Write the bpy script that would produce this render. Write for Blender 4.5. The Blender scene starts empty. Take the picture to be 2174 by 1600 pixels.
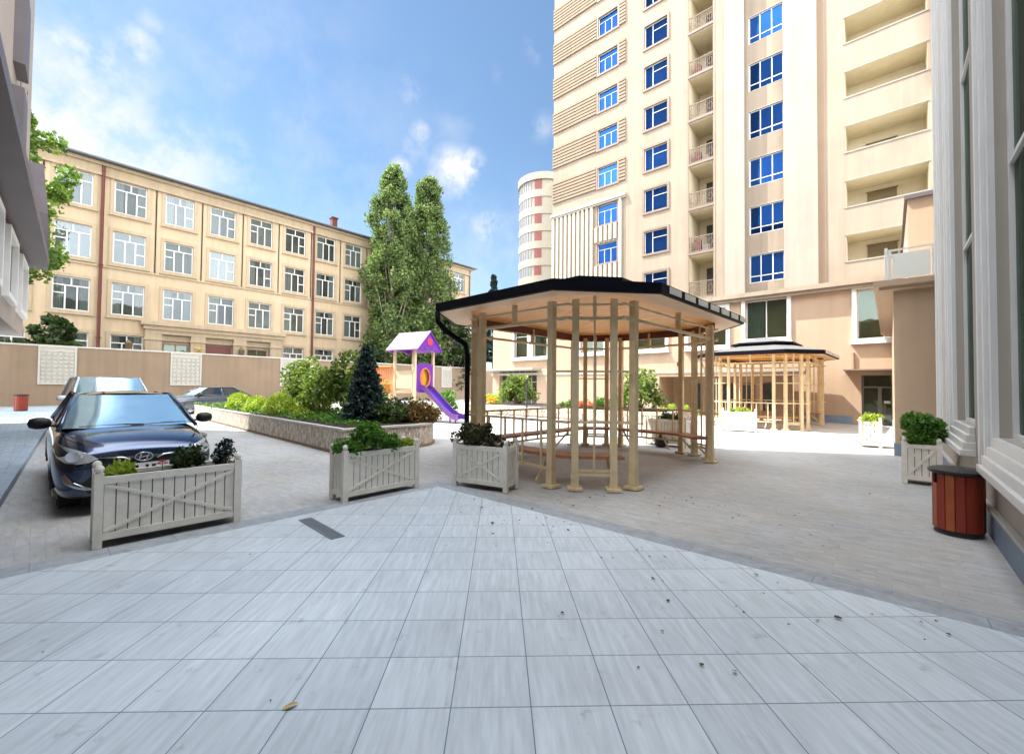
import bpy, math, random
import numpy as np
from mathutils import Vector, Matrix
S = bpy.context.scene
COL = S.collection
R = math.radians
random.seed(7)

# ------------------------------------------------------------------ mesh builder
class MB:
    def __init__(self):
        self.v = []; self.f = []; self.m = []
    def add(self, vs, fs, m=0):
        b = len(self.v)
        self.v.extend([tuple(p) for p in vs])
        for f in fs:
            self.f.append(tuple(b + i for i in f)); self.m.append(m)
        return self
    def quad(self, a, b, c, d, m=0):
        return self.add([a, b, c, d], [(0, 1, 2, 3)], m)
    def box(self, x0, x1, y0, y1, z0, z1, m=0):
        vs = [(x0, y0, z0), (x1, y0, z0), (x1, y1, z0), (x0, y1, z0), (x0, y0, z1), (x1, y0, z1), (x1, y1, z1), (x0, y1, z1)]
        return self.add(vs, [(3, 2, 1, 0), (4, 5, 6, 7), (0, 1, 5, 4), (1, 2, 6, 5), (2, 3, 7, 6), (3, 0, 4, 7)], m)
    def bar(self, p, q, w, h, m=0, up=(0, 0, 1)):
        p = Vector(p); q = Vector(q); d = (q - p).normalized()
        u = Vector(up)
        if abs(d.dot(u)) > .98: u = Vector((1, 0, 0))
        s = d.cross(u).normalized(); t = s.cross(d).normalized()
        vs = []
        for c in (p, q):
            for a, b in ((-1, -1), (1, -1), (1, 1), (-1, 1)):
                vs.append(c + s * a * w / 2 + t * b * h / 2)
        return self.add(vs, [(3, 2, 1, 0), (4, 5, 6, 7), (0, 1, 5, 4), (1, 2, 6, 5), (2, 3, 7, 6), (3, 0, 4, 7)], m)
    def tube(self, pts, r, n=8, m=0, cap=True):
        pts = [Vector(p) for p in pts]
        rs = r if isinstance(r, (list, tuple)) else [r] * len(pts)
        b = len(self.v); prev = None
        for i, p in enumerate(pts):
            d = (pts[min(i + 1, len(pts) - 1)] - pts[max(i - 1, 0)]).normalized()
            if prev is None:
                u = Vector((0, 0, 1)) if abs(d.z) < .9 else Vector((1, 0, 0))
                s = d.cross(u).normalized()
            else:
                s = (prev - d * prev.dot(d)).normalized()
            prev = s; t = d.cross(s)
            for k in range(n):
                a = 2 * math.pi * k / n
                self.v.append(tuple(p + (s * math.cos(a) + t * math.sin(a)) * rs[i]))
        for i in range(len(pts) - 1):
            for k in range(n):
                a = b + i * n + k; c = b + i * n + (k + 1) % n
                self.f.append((a, c, c + n, a + n)); self.m.append(m)
        if cap:
            self.f.append(tuple(b + k for k in reversed(range(n)))); self.m.append(m)
            e = b + (len(pts) - 1) * n
            self.f.append(tuple(e + k for k in range(n))); self.m.append(m)
        return self
    def lathe(self, prof, n=24, c=(0, 0, 0), m=0, sx=1, sy=1):
        b = len(self.v)
        for r, z in prof:
            for k in range(n):
                a = 2 * math.pi * k / n
                self.v.append((c[0] + r * math.cos(a) * sx, c[1] + r * math.sin(a) * sy, c[2] + z))
        for i in range(len(prof) - 1):
            for k in range(n):
                a = b + i * n + k; d = b + i * n + (k + 1) % n
                self.f.append((a, d, d + n, a + n)); self.m.append(m)
        self.f.append(tuple(b + k for k in reversed(range(n)))); self.m.append(m)
        e = b + (len(prof) - 1) * n
        self.f.append(tuple(e + k for k in range(n))); self.m.append(m)
        return self
    def prism(self, poly, z0, z1, m=0, top=True, bottom=True):
        n = len(poly); vs = [(x, y, z0) for x, y in poly] + [(x, y, z1) for x, y in poly]
        fs = [(i, (i + 1) % n, n + (i + 1) % n, n + i) for i in range(n)]
        if top: fs.append(tuple(range(n, 2 * n)))
        if bottom: fs.append(tuple(reversed(range(n))))
        return self.add(vs, fs, m)
    def xf(self, M, start=0):
        for i in range(start, len(self.v)):
            self.v[i] = tuple(M @ Vector(self.v[i]))
        return self
    def mesh(self, name, mats, smooth=False, bevel=0):
        me = bpy.data.meshes.new(name)
        me.from_pydata(self.v, [], self.f)
        if not isinstance(mats, (list, tuple)): mats = [mats]
        for mt in mats: me.materials.append(mt)
        me.polygons.foreach_set('material_index', self.m)
        if smooth: me.polygons.foreach_set('use_smooth', [True] * len(self.f))
        me.update()
        return me
    def build(self, name, mats, parent=None, smooth=False, loc=None, rotz=0, bevel=0, sub=0, auto=None):
        o = bpy.data.objects.new(name, self.mesh(name, mats, smooth))
        COL.objects.link(o)
        if parent: o.parent = parent
        if loc: o.location = loc
        o.rotation_euler = (0, 0, rotz)
        if bevel:
            b = o.modifiers.new('bevel', 'BEVEL'); b.width = bevel; b.segments = 2; b.limit_method = 'ANGLE'
        if sub:
            s = o.modifiers.new('subsurf', 'SUBSURF'); s.levels = sub; s.render_levels = sub
        if auto:
            for p in o.data.polygons: p.use_smooth = True
            try: o.data.set_sharp_from_angle(angle=R(auto))
            except Exception: pass
        return o

def tag(o, label, cat, group=None, kind=None):
    if label: o['label'] = label
    if cat: o['category'] = cat
    if group: o['group'] = group
    if kind: o['kind'] = kind
    return o
def struct(o):
    o['kind'] = 'structure'; return o
def thing(name, label, cat, loc=(0, 0, 0), rotz=0, group=None):
    o = bpy.data.objects.new(name, None); COL.objects.link(o)
    o.location = loc; o.rotation_euler = (0, 0, rotz); o.empty_display_size = .3
    return tag(o, label, cat, group)
def kids(o):
    return [c for c in bpy.data.objects if c.parent == o]
def copy_tree(o, parent=None, tree=None):
    c = o.copy(); COL.objects.link(c); c.parent = parent
    for ch in kids(o): copy_tree(ch, c)
    return c

# ------------------------------------------------------------------ materials
def mat(name, base=(.5, .5, .5), rough=.6, metal=0, var=.12, scale=3.0, bump=0, bscale=60, spec=.5, emit=None, alpha=None, coat=0, var2=0, stretch=None):
    m = bpy.data.materials.new(name); m.use_nodes = True
    nt = m.node_tree; N = nt.nodes; L = nt.links
    b = N['Principled BSDF']
    b.inputs['Roughness'].default_value = rough; b.inputs['Metallic'].default_value = metal
    b.inputs['Specular IOR Level'].default_value = spec
    if coat: b.inputs['Coat Weight'].default_value = coat; b.inputs['Coat Roughness'].default_value = .03
    tc = N.new('ShaderNodeTexCoord'); src = tc.outputs['Object']
    if stretch:
        mp = N.new('ShaderNodeMapping'); mp.inputs['Scale'].default_value = stretch
        L.new(src, mp.inputs['Vector']); src = mp.outputs['Vector']
    if var:
        n1 = N.new('ShaderNodeTexNoise'); n1.inputs['Scale'].default_value = scale; n1.inputs['Detail'].default_value = 6; n1.inputs['Roughness'].default_value = .65
        L.new(src, n1.inputs['Vector'])
        mr = N.new('ShaderNodeMapRange'); mr.inputs['From Min'].default_value = .3; mr.inputs['From Max'].default_value = .7
        mr.inputs['To Min'].default_value = 1 - var; mr.inputs['To Max'].default_value = 1 + var
        L.new(n1.outputs['Fac'], mr.inputs['Value'])
        vm = N.new('ShaderNodeVectorMath'); vm.operation = 'SCALE'
        vm.inputs[0].default_value = base[:3]
        L.new(mr.outputs['Result'], vm.inputs['Scale'])
        L.new(vm.outputs['Vector'], b.inputs['Base Color'])
    else:
        b.inputs['Base Color'].default_value = (*base[:3], 1)
    if bump:
        n2 = N.new('ShaderNodeTexNoise'); n2.inputs['Scale'].default_value = bscale; n2.inputs['Detail'].default_value = 4
        L.new(src, n2.inputs['Vector'])
        bp = N.new('ShaderNodeBump'); bp.inputs['Strength'].default_value = bump; bp.inputs['Distance'].default_value = .02
        L.new(n2.outputs['Fac'], bp.inputs['Height']); L.new(bp.outputs['Normal'], b.inputs['Normal'])
    if emit:
        b.inputs['Emission Color'].default_value = (*emit[0], 1); b.inputs['Emission Strength'].default_value = emit[1]
    return m

def plaster(name, base, var=.06, streak=.06):
    """painted render: broad blotches, fine grain, faint vertical rain streaks"""
    m = mat(name, base, rough=.9, var=var, scale=.5, bump=.25, bscale=90, spec=.2)
    nt = m.node_tree; N = nt.nodes; L = nt.links; b = N['Principled BSDF']
    tc = N.new('ShaderNodeTexCoord'); mp = N.new('ShaderNodeMapping'); mp.inputs['Scale'].default_value = (2.2, 2.2, .12)
    L.new(tc.outputs['Object'], mp.inputs['Vector'])
    n = N.new('ShaderNodeTexNoise'); n.inputs['Scale'].default_value = 1.6; n.inputs['Detail'].default_value = 5
    L.new(mp.outputs['Vector'], n.inputs['Vector'])
    mr = N.new('ShaderNodeMapRange'); mr.inputs['From Min'].default_value = .35; mr.inputs['From Max'].default_value = .75
    mr.inputs['To Min'].default_value = 1 + streak * .4; mr.inputs['To Max'].default_value = 1 - streak
    L.new(n.outputs['Fac'], mr.inputs['Value'])
    src = b.inputs['Base Color'].links[0].from_socket
    vm = N.new('ShaderNodeVectorMath'); vm.operation = 'SCALE'
    L.new(src, vm.inputs[0]); L.new(mr.outputs['Result'], vm.inputs['Scale']); L.new(vm.outputs['Vector'], b.inputs['Base Color'])
    return m

def paving(name, c1, c2, mortar, bw, bh, msize, offset=.5, streak=(1, 1, 1), sscale=4, samt=.25, rough=.75, blotch=.15, rot=0, bumps=.3, tint=None):
    m = bpy.data.materials.new(name); m.use_nodes = True
    nt = m.node_tree; N = nt.nodes; L = nt.links; b = N['Principled BSDF']
    b.inputs['Specular IOR Level'].default_value = .35
    tc = N.new('ShaderNodeTexCoord'); mp = N.new('ShaderNodeMapping'); mp.inputs['Rotation'].default_value = (0, 0, rot)
    L.new(tc.outputs['Object'], mp.inputs['Vector'])
    br = N.new('ShaderNodeTexBrick'); br.offset = offset; br.inputs['Scale'].default_value = 1
    br.inputs['Color1'].default_value = (*c1, 1); br.inputs['Color2'].default_value = (*c2, 1); br.inputs['Mortar'].default_value = (*mortar, 1)
    br.inputs['Mortar Size'].default_value = msize; br.inputs['Mortar Smooth'].default_value = .3; br.inputs['Bias'].default_value = 0
    br.inputs['Brick Width'].default_value = bw; br.inputs['Row Height'].default_value = bh
    L.new(mp.outputs['Vector'], br.inputs['Vector'])
    ms = N.new('ShaderNodeMapping'); ms.inputs['Scale'].default_value = streak; L.new(mp.outputs['Vector'], ms.inputs['Vector'])
    # the streaks break at every joint: shift the noise by the tile's own tone
    ad = N.new('ShaderNodeVectorMath'); ad.operation = 'MULTIPLY_ADD'
    L.new(br.outputs['Color'], ad.inputs[0]); ad.inputs[1].default_value = (90, 60, 0); L.new(ms.outputs['Vector'], ad.inputs[2])
    n = N.new('ShaderNodeTexNoise'); n.inputs['Scale'].default_value = sscale; n.inputs['Detail'].default_value = 7; n.inputs['Roughness'].default_value = .6
    L.new(ad.outputs['Vector'], n.inputs['Vector'])
    mr = N.new('ShaderNodeMapRange'); mr.inputs['From Min'].default_value = .3; mr.inputs['From Max'].default_value = .7
    mr.inputs['To Min'].default_value = 1 - samt; mr.inputs['To Max'].default_value = 1 + samt; L.new(n.outputs['Fac'], mr.inputs['Value'])
    n2 = N.new('ShaderNodeTexNoise'); n2.inputs['Scale'].default_value = .45; n2.inputs['Detail'].default_value = 5; L.new(tc.outputs['Object'], n2.inputs['Vector'])
    mr2 = N.new('ShaderNodeMapRange'); mr2.inputs['From Min'].default_value = .3; mr2.inputs['From Max'].default_value = .7
    mr2.inputs['To Min'].default_value = 1 - blotch; mr2.inputs['To Max'].default_value = 1 + blotch; L.new(n2.outputs['Fac'], mr2.inputs['Value'])
    mu = N.new('ShaderNodeMath'); mu.operation = 'MULTIPLY'; L.new(mr.outputs['Result'], mu.inputs[0]); L.new(mr2.outputs['Result'], mu.inputs[1])
    vm = N.new('ShaderNodeVectorMath'); vm.operation = 'SCALE'; L.new(br.outputs['Color'], vm.inputs[0]); L.new(mu.outputs['Value'], vm.inputs['Scale'])
    out = vm.outputs['Vector']
    # specks and small stains
    ns = N.new('ShaderNodeTexNoise'); ns.inputs['Scale'].default_value = 5.5; ns.inputs['Detail'].default_value = 8; ns.inputs['Roughness'].default_value = .7; L.new(tc.outputs['Object'], ns.inputs['Vector'])
    rs = N.new('ShaderNodeMapRange'); rs.inputs['From Min'].default_value = .60; rs.inputs['From Max'].default_value = .74; rs.inputs['To Min'].default_value = 1; rs.inputs['To Max'].default_value = .62; L.new(ns.outputs['Fac'], rs.inputs['Value'])
    vs_ = N.new('ShaderNodeVectorMath'); vs_.operation = 'SCALE'; L.new(out, vs_.inputs[0]); L.new(rs.outputs['Result'], vs_.inputs['Scale']); out = vs_.outputs['Vector']
    if tint:
        n3 = N.new('ShaderNodeTexNoise'); n3.inputs['Scale'].default_value = 1.3; n3.inputs['Detail'].default_value = 3; L.new(tc.outputs['Object'], n3.inputs['Vector'])
        mr3 = N.new('ShaderNodeMapRange'); mr3.inputs['From Min'].default_value = .4; mr3.inputs['From Max'].default_value = .65; L.new(n3.outputs['Fac'], mr3.inputs['Value'])
        mx = N.new('ShaderNodeMix'); mx.data_type = 'RGBA'; mx.blend_type = 'MULTIPLY'
        L.new(mr3.outputs['Result'], mx.inputs['Factor']); L.new(out, mx.inputs['A']); mx.inputs['B'].default_value = (*tint, 1); out = mx.outputs['Result']
    L.new(out, b.inputs['Base Color'])
    mrr = N.new('ShaderNodeMapRange'); mrr.inputs['To Min'].default_value = rough - .12; mrr.inputs['To Max'].default_value = rough + .12
    L.new(n.outputs['Fac'], mrr.inputs['Value']); L.new(mrr.outputs['Result'], b.inputs['Roughness'])
    bp = N.new('ShaderNodeBump'); bp.inputs['Strength'].default_value = bumps; bp.inputs['Distance'].default_value = .004
    sb = N.new('ShaderNodeMath'); sb.operation = 'MULTIPLY_ADD'; L.new(br.outputs['Fac'], sb.inputs[0]); sb.inputs[1].default_value = -1.0; L.new(n.outputs['Fac'], sb.inputs[2])
    L.new(sb.outputs['Value'], bp.inputs['Height']); L.new(bp.outputs['Normal'], b.inputs['Normal'])
    return m

def leafmat(name, dark, light, rough=.5, trans=.35, pop=None):
    m = bpy.data.materials.new(name); m.use_nodes = True
    nt = m.node_tree; N = nt.nodes; L = nt.links; b = N['Principled BSDF']
    b.inputs['Roughness'].default_value = rough; b.inputs['Specular IOR Level'].default_value = .4
    g = N.new('ShaderNodeNewGeometry'); cr = N.new('ShaderNodeValToRGB')
    cr.color_ramp.elements[0].color = (*dark, 1); cr.color_ramp.elements[1].color = (*light, 1)
    if pop:
        e = cr.color_ramp.elements.new(.93); e.color = (*light, 1); cr.color_ramp.elements[-1].color = (*pop, 1)
        cr.color_ramp.elements[-1].position = .97
    tc = N.new('ShaderNodeTexCoord'); n = N.new('ShaderNodeTexNoise'); n.inputs['Scale'].default_value = 1.4; L.new(tc.outputs['Object'], n.inputs['Vector'])
    ma = N.new('ShaderNodeMath'); ma.operation = 'MULTIPLY_ADD'; L.new(n.outputs['Fac'], ma.inputs[0]); ma.inputs[1].default_value = .9
    m2 = N.new('ShaderNodeMath'); m2.operation = 'MULTIPLY_ADD'; L.new(g.outputs['Random Per Island'], m2.inputs[0]); m2.inputs[1].default_value = .8; m2.inputs[2].default_value = -.4
    L.new(m2.outputs['Value'], ma.inputs[2]); L.new(ma.outputs['Value'], cr.inputs['Fac'])
    L.new(cr.outputs['Color'], b.inputs['Base Color'])
    tr = N.new('ShaderNodeBsdfTranslucent'); sc = N.new('ShaderNodeVectorMath'); sc.operation = 'MULTIPLY'; sc.inputs[1].default_value = (1.3, 1.5, .6)
    L.new(cr.outputs['Color'], sc.inputs[0]); L.new(sc.outputs['Vector'], tr.inputs['Color'])
    mx = N.new('ShaderNodeMixShader'); mx.inputs['Fac'].default_value = trans
    L.new(b.outputs['BSDF'], mx.inputs[1]); L.new(tr.outputs['BSDF'], mx.inputs[2]); L.new(mx.outputs['Shader'], N['Material Output'].inputs['Surface'])
    return m

def glass(name, film=None, refl=(1, 1, 1), fac=.35, rough=.03, through=(.75, .8, .8)):
    """window pane: partly a mirror, partly see-through"""
    m = bpy.data.materials.new(name); m.use_nodes = True
    nt = m.node_tree; N = nt.nodes; L = nt.links; N.remove(N['Principled BSDF'])
    gl = N.new('ShaderNodeBsdfGlossy'); gl.inputs['Color'].default_value = (*refl, 1); gl.inputs['Roughness'].default_value = rough
    tr = N.new('ShaderNodeBsdfTransparent'); tr.inputs['Color'].default_value = (*through, 1)
    tc = N.new('ShaderNodeTexCoord'); n = N.new('ShaderNodeTexNoise'); n.inputs['Scale'].default_value = 1.3; L.new(tc.outputs['Object'], n.inputs['Vector'])
    oi = N.new('ShaderNodeObjectInfo'); mo_ = N.new('ShaderNodeMapRange'); mo_.inputs['To Min'].default_value = .35; mo_.inputs['To Max'].default_value = 1.45; L.new(oi.outputs['Random'], mo_.inputs['Value'])
    sv = N.new('ShaderNodeVectorMath'); sv.operation = 'SCALE'; sv.inputs[0].default_value = refl; L.new(mo_.outputs['Result'], sv.inputs['Scale']); L.new(sv.outputs['Vector'], gl.inputs['Color'])
    bp = N.new('ShaderNodeBump'); bp.inputs['Strength'].default_value = .12; bp.inputs['Distance'].default_value = .03
    L.new(n.outputs['Fac'], bp.inputs['Height']); L.new(bp.outputs['Normal'], gl.inputs['Normal'])
    if film:
        df = N.new('ShaderNodeBsdfDiffuse'); oi2 = N.new('ShaderNodeObjectInfo'); mq = N.new('ShaderNodeMapRange'); mq.inputs['To Min'].default_value = .25; mq.inputs['To Max'].default_value = 1.5; L.new(oi2.outputs['Random'], mq.inputs['Value']); sf_ = N.new('ShaderNodeVectorMath'); sf_.operation = 'SCALE'; sf_.inputs[0].default_value = film; L.new(mq.outputs['Result'], sf_.inputs['Scale']); L.new(sf_.outputs['Vector'], df.inputs['Color']); fm = N.new('ShaderNodeMixShader'); fm.inputs['Fac'].default_value = .55
        L.new(tr.outputs['BSDF'], fm.inputs[1]); L.new(df.outputs['BSDF'], fm.inputs[2]); tr = fm
    lw = N.new('ShaderNodeLayerWeight'); lw.inputs['Blend'].default_value = .25
    mr = N.new('ShaderNodeMapRange'); mr.inputs['To Min'].default_value = fac; mr.inputs['To Max'].default_value = max(fac, .62); L.new(lw.outputs['Fresnel'], mr.inputs['Value'])
    mx = N.new('ShaderNodeMixShader'); L.new(mr.outputs['Result'], mx.inputs['Fac'])
    L.new(tr.outputs[0], mx.inputs[1]); L.new(gl.outputs['BSDF'], mx.inputs[2]); L.new(mx.outputs['Shader'], N['Material Output'].inputs['Surface'])
    return m

M = {}
M['plaza'] = paving('plaza_tile', (.545, .60, .645), (.485, .54, .585), (.13, .17, .23), .4, .4, .0034, offset=0, streak=(18, 1.6, 1), sscale=1.6, samt=.15, rough=.5, blotch=.11, bumps=.35)
M['court'] = paving('court_paver', (.415, .42, .42), (.385, .39, .392), (.34, .345, .347), .20, .10, .0025, streak=(3, 9, 1), sscale=1.2, samt=.17, rough=.85, blotch=.13, tint=(1.0, .96, .90))
M['walk'] = paving('pavement_slab', (.34, .40, .45), (.28, .34, .39), (.22, .26, .3), .3, .15, .004, streak=(3, 6, 1), sscale=1.3, samt=.15, rough=.8, blotch=.1)
M['band'] = paving('band_stone', (.33, .355, .38), (.30, .325, .35), (.24, .26, .28), 1.0, .5, .006, streak=(6, 6, 1), sscale=1.5, samt=.18, rough=.75, blotch=.12)
M['kerb'] = mat('kerb_stone', (.30, .36, .42), rough=.8, var=.15, scale=4, bump=.2)
M['earth'] = mat('far_ground', (.30, .28, .25), rough=.95, var=.2, scale=.3)
M['tower'] = plaster('tower_render', (.30, .243, .186), var=.08, streak=.12)
M['towerw'] = plaster('tower_white_render', (.29, .272, .225), var=.07, streak=.1)
M['podium'] = plaster('podium_render', (.43, .315, .225))
M['podium2'] = plaster('shaded_wing_render', (.44, .325, .225))
M['trim'] = mat('cream_trim', (.36, .33, .275), rough=.6, var=.05)
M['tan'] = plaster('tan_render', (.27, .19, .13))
M['brown'] = mat('brown_surround', (.20, .15, .115), rough=.7, var=.1)
M['groove'] = plaster('grooved_render', (.255, .20, .145))
M['rib'] = mat('pale_rib', (.42, .38, .30), rough=.6, var=.05)
M['ribback'] = mat('rib_backing', (.22, .18, .13), rough=.8, var=.1)
M['white'] = mat('white_upvc', (.66, .66, .64), rough=.4, var=.03)
M['bluepane'] = glass('blue_glass', film=(.018, .07, .26), refl=(.02, .085, .30), fac=.5, through=(.2, .35, .7))
M['pane'] = glass('clear_glass', refl=(.50, .57, .60), fac=.12, through=(.7, .76, .74))
M['greenpane'] = glass('green_glass', refl=(.55, .66, .58), fac=.12, through=(.42, .5, .42))
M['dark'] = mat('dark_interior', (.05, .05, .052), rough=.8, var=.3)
M['room'] = mat('dim_room', (.14, .13, .11), rough=.9, var=.4, scale=.8)
M['curtain'] = mat('curtain_cloth', (.28, .28, .265), rough=.9, var=.18, scale=5, stretch=(3, 3, .2))
M['school'] = plaster('school_render', (.50, .39, .26), var=.07, streak=.09)
M['schooltrim'] = plaster('school_stone', (.41, .325, .22), var=.1, streak=.12)
M['redpipe'] = mat('red_downpipe', (.11, .022, .014), rough=.6)
M['roofdark'] = mat('dark_roof_edge', (.10, .11, .12), rough=.6)
M['wallbrown'] = plaster('perimeter_render', (.25, .182, .125), var=.08, streak=.1)
M['stonecap'] = mat('stone_coping', (.50, .48, .44), rough=.7, var=.1, scale=6)
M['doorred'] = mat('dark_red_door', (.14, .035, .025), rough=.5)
M['bronze'] = mat('bronze', (.16, .12, .06), rough=.5, metal=.5)
M['gold'] = mat('gold_paint', (.5, .33, .08), rough=.5, metal=.3)
M['wood'] = mat('tan_metal_paint', (.70, .56, .34), rough=.5, var=.12, scale=5)
M['ceil'] = mat('orange_wood_ceiling', (.86, .42, .12), rough=.5, var=.2, scale=2, stretch=(1, 8, 1))
M['soffit'] = mat('pale_soffit', (.86, .60, .38), rough=.6, var=.05)
M['seat'] = mat('brown_seat_wood', (.36, .17, .075), rough=.55, var=.25, scale=4, stretch=(1, 6, 1))
M['shingle'] = mat('charcoal_shingle', (.11, .11, .115), rough=.8, var=.3, scale=12, bump=.5, bscale=40)
M['fascia'] = mat('black_fascia', (.003, .0035, .008), rough=.6, var=.1, spec=.12)
M['planter'] = mat('planter_paint', (.78, .74, .66), rough=.6, var=.09, scale=9, bump=.1)
M['plantergap'] = mat('planter_groove_shade', (.13, .12, .105), rough=.8, var=.1)  # dark tone carries the shade between the slats
M['soil'] = mat('soil', (.035, .025, .02), rough=1, var=.4, scale=20, bump=.8, bscale=60)
M['binwood'] = mat('red_slat', (.24, .030, .012), rough=.4, var=.18, scale=3, stretch=(6, 6, 1))
M['binwood2'] = mat('orange_slat', (.36, .085, .022), rough=.4, var=.2)
M['black'] = mat('black_plastic', (.015, .015, .017), rough=.45, var=.1)
M['blackbag'] = mat('black_bag', (.012, .012, .02), rough=.3, var=.1)
M['grate'] = mat('steel_grate', (.22, .24, .26), rough=.5, metal=.6)
M['bark'] = mat('bark', (.22, .17, .12), rough=.95, var=.35, scale=6, bump=.8, bscale=25, stretch=(3, 3, .5))
M['palebark'] = mat('pale_poplar_bark', (.27, .24, .19), rough=.9, var=.3, scale=5, bump=.5, bscale=20, stretch=(3, 3, .5))
M['poplar'] = leafmat('poplar_leaf', (.04, .08, .03), (.22, .28, .09), trans=.35)
M['plane'] = leafmat('plane_leaf', (.03, .085, .012), (.24, .34, .055))
M['photinia'] = leafmat('photinia_leaf', (.04, .09, .018), (.27, .33, .08), pop=(.60, .52, .32))
M['green'] = leafmat('shrub_leaf', (.035, .12, .015), (.16, .31, .045))
M['lime'] = leafmat('lime_leaf', (.18, .28, .02), (.50, .55, .10))
M['spruce'] = leafmat('blue_spruce_needle', (.006, .02, .02), (.03, .07, .065), trans=.1)
M['junip'] = leafmat('juniper_needle', (.02, .055, .012), (.09, .14, .025), trans=.15)
M['rust'] = leafmat('rusty_foliage', (.12, .07, .02), (.28, .17, .05), trans=.2)
M['darktree'] = leafmat('dark_foliage', (.015, .035, .01), (.06, .10, .025), trans=.2)
M['dry'] = leafmat('dark_red_foliage', (.05, .035, .02), (.10, .11, .04), trans=.2)
M['orange'] = leafmat('orange_blossom', (.5, .10, .03), (.7, .28, .10), trans=.2)
M['yellow'] = leafmat('yellow_blossom', (.7, .36, .03), (.8, .5, .08), trans=.2)
M['flower'] = mat('red_petal', (.55, .01, .03), rough=.5)
M['purple'] = mat('purple_plastic', (.16, .03, .38), rough=.35, var=.05)
M['lilac'] = mat('lilac_plastic', (.22, .09, .34), rough=.4, var=.05)
M['violet'] = mat('violet_blue_plastic', (.06, .03, .45), rough=.35, var=.05)
M['orangep'] = mat('orange_plastic', (.75, .22, .05), rough=.4, var=.05)
M['yellowp'] = mat('yellow_plastic', (.80, .42, .05), rough=.4, var=.05)
M['redp'] = mat('red_plastic', (.72, .05, .08), rough=.4, var=.05)
M['redor'] = mat('red_orange_plastic', (.75, .10, .02), rough=.4, var=.05)
M['cream'] = mat('cream_post_paint', (.75, .60, .40), rough=.5, var=.05)
M['lattice'] = mat('carved_white_screen', (.45, .43, .38), rough=.7, var=.05)
M['plinth'] = mat('blue_grey_plinth', (.17, .235, .31), rough=.6, var=.12, scale=2)
M['mould'] = mat('white_moulding', (.74, .75, .74), rough=.45, var=.04)
M['greywall'] = plaster('grey_beige_render', (.42, .385, .335))
M['midgrey'] = mat('grey_frame', (.15, .15, .155), rough=.5, var=.05)
M['darkmetal'] = mat('dark_metal', (.06, .06, .07), rough=.45, metal=.4)
M['violetgrey'] = mat('violet_grey_cladding', (.11, .092, .10), rough=.55, var=.12, scale=1)
M['paleclad'] = plaster('pale_cladding', (.36, .31, .28))
M['frost'] = mat('frosted_glass', (.66, .68, .64), rough=.25, var=.03)
M['redbrick'] = mat('red_cladding', (.17, .05, .045), rough=.8, var=.1)
M['bandcream'] = mat('far_tower_cream', (.27, .24, .185), rough=.8, var=.05)
# car materials
M['navy'] = mat('navy_car_paint', (.035, .055, .105), rough=.16, metal=.75, var=0, coat=1)
M['whitecar'] = mat('white_car_paint', (.75, .77, .78), rough=.3, var=0, coat=.8)
M['silver'] = mat('grey_blue_car_paint', (.07, .09, .115), rough=.25, metal=.6, var=0, coat=1)
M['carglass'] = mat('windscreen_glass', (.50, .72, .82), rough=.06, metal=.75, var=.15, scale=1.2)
M['sideglass'] = mat('dark_car_glass', (.02, .03, .035), rough=.04, var=0, spec=.8)
M['tyre'] = mat('tyre_rubber', (.018, .018, .019), rough=.85, var=.1)
M['rim'] = mat('alloy_rim', (.55, .56, .57), rough=.3, metal=.8, var=0)
M['chrome'] = mat('chrome', (.85, .86, .88), rough=.12, metal=1, var=0)
M['lamp'] = mat('headlamp_lens', (.46, .50, .52), rough=.12, metal=.35, var=.25, scale=14)
M['plate'] = mat('number_plate', (.75, .76, .76), rough=.4, var=.02)
M['mesh'] = mat('grille_black', (.008, .008, .01), rough=.5, var=0)
M['loggia'] = plaster('loggia_render', (.60, .53, .38))
M['peach'] = mat('peach_slat', (.80, .40, .16), rough=.45, var=.08)
SKY, SUN, EXPO, ROLLS, CLOUD, TINT, FILL_CLOUD = 0.12, 3.4, 1.93, 1, (2.3, 2.35, 2.4), (.42, .465, .46), (15.2, 15.7, 16.4)
# ------------------------------------------------------------------ facade helpers (local frame: x along, -y outward, z up)
def wall_holes(mb, x0, x1, z0, z1, holes, y=0.0, m=0, mr=None, mback=None):
    """a wall face with real recesses; hole = (xa, xb, za, zb, depth)"""
    mr = m if mr is None else mr
    xs = sorted({x0, x1, *[h[0] for h in holes], *[h[1] for h in holes]}); zs = sorted({z0, z1, *[h[2] for h in holes], *[h[3] for h in holes]})
    xs = [x for x in xs if x0 <= x <= x1]; zs = [z for z in zs if z0 <= z <= z1]
    for j in range(len(zs) - 1):
        run = None
        for i in range(len(xs)):
            solid = False
            if i < len(xs) - 1:
                cx = (xs[i] + xs[i + 1]) / 2; cz = (zs[j] + zs[j + 1]) / 2
                solid = not any(h[0] < cx < h[1] and h[2] < cz < h[3] for h in holes)
            if solid and run is None: run = xs[i]
            if not solid and run is not None:
                mb.quad((run, y, zs[j]), (xs[i], y, zs[j]), (xs[i], y, zs[j + 1]), (run, y, zs[j + 1]), m); run = None
    for a, b, c, d, dp in holes:
        e = y + dp
        mb.quad((a, y, c), (a, y, d), (a, e, d), (a, e, c), mr); mb.quad((b, y, c), (b, e, c), (b, e, d), (b, y, d), mr)
        mb.quad((a, y, c), (a, e, c), (b, e, c), (b, y, c), mr); mb.quad((a, y, d), (b, y, d), (b, e, d), (a, e, d), mr)
        mb.quad((a, e, c), (b, e, c), (b, e, d), (a, e, d), mr if mback is None else mback)
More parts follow.
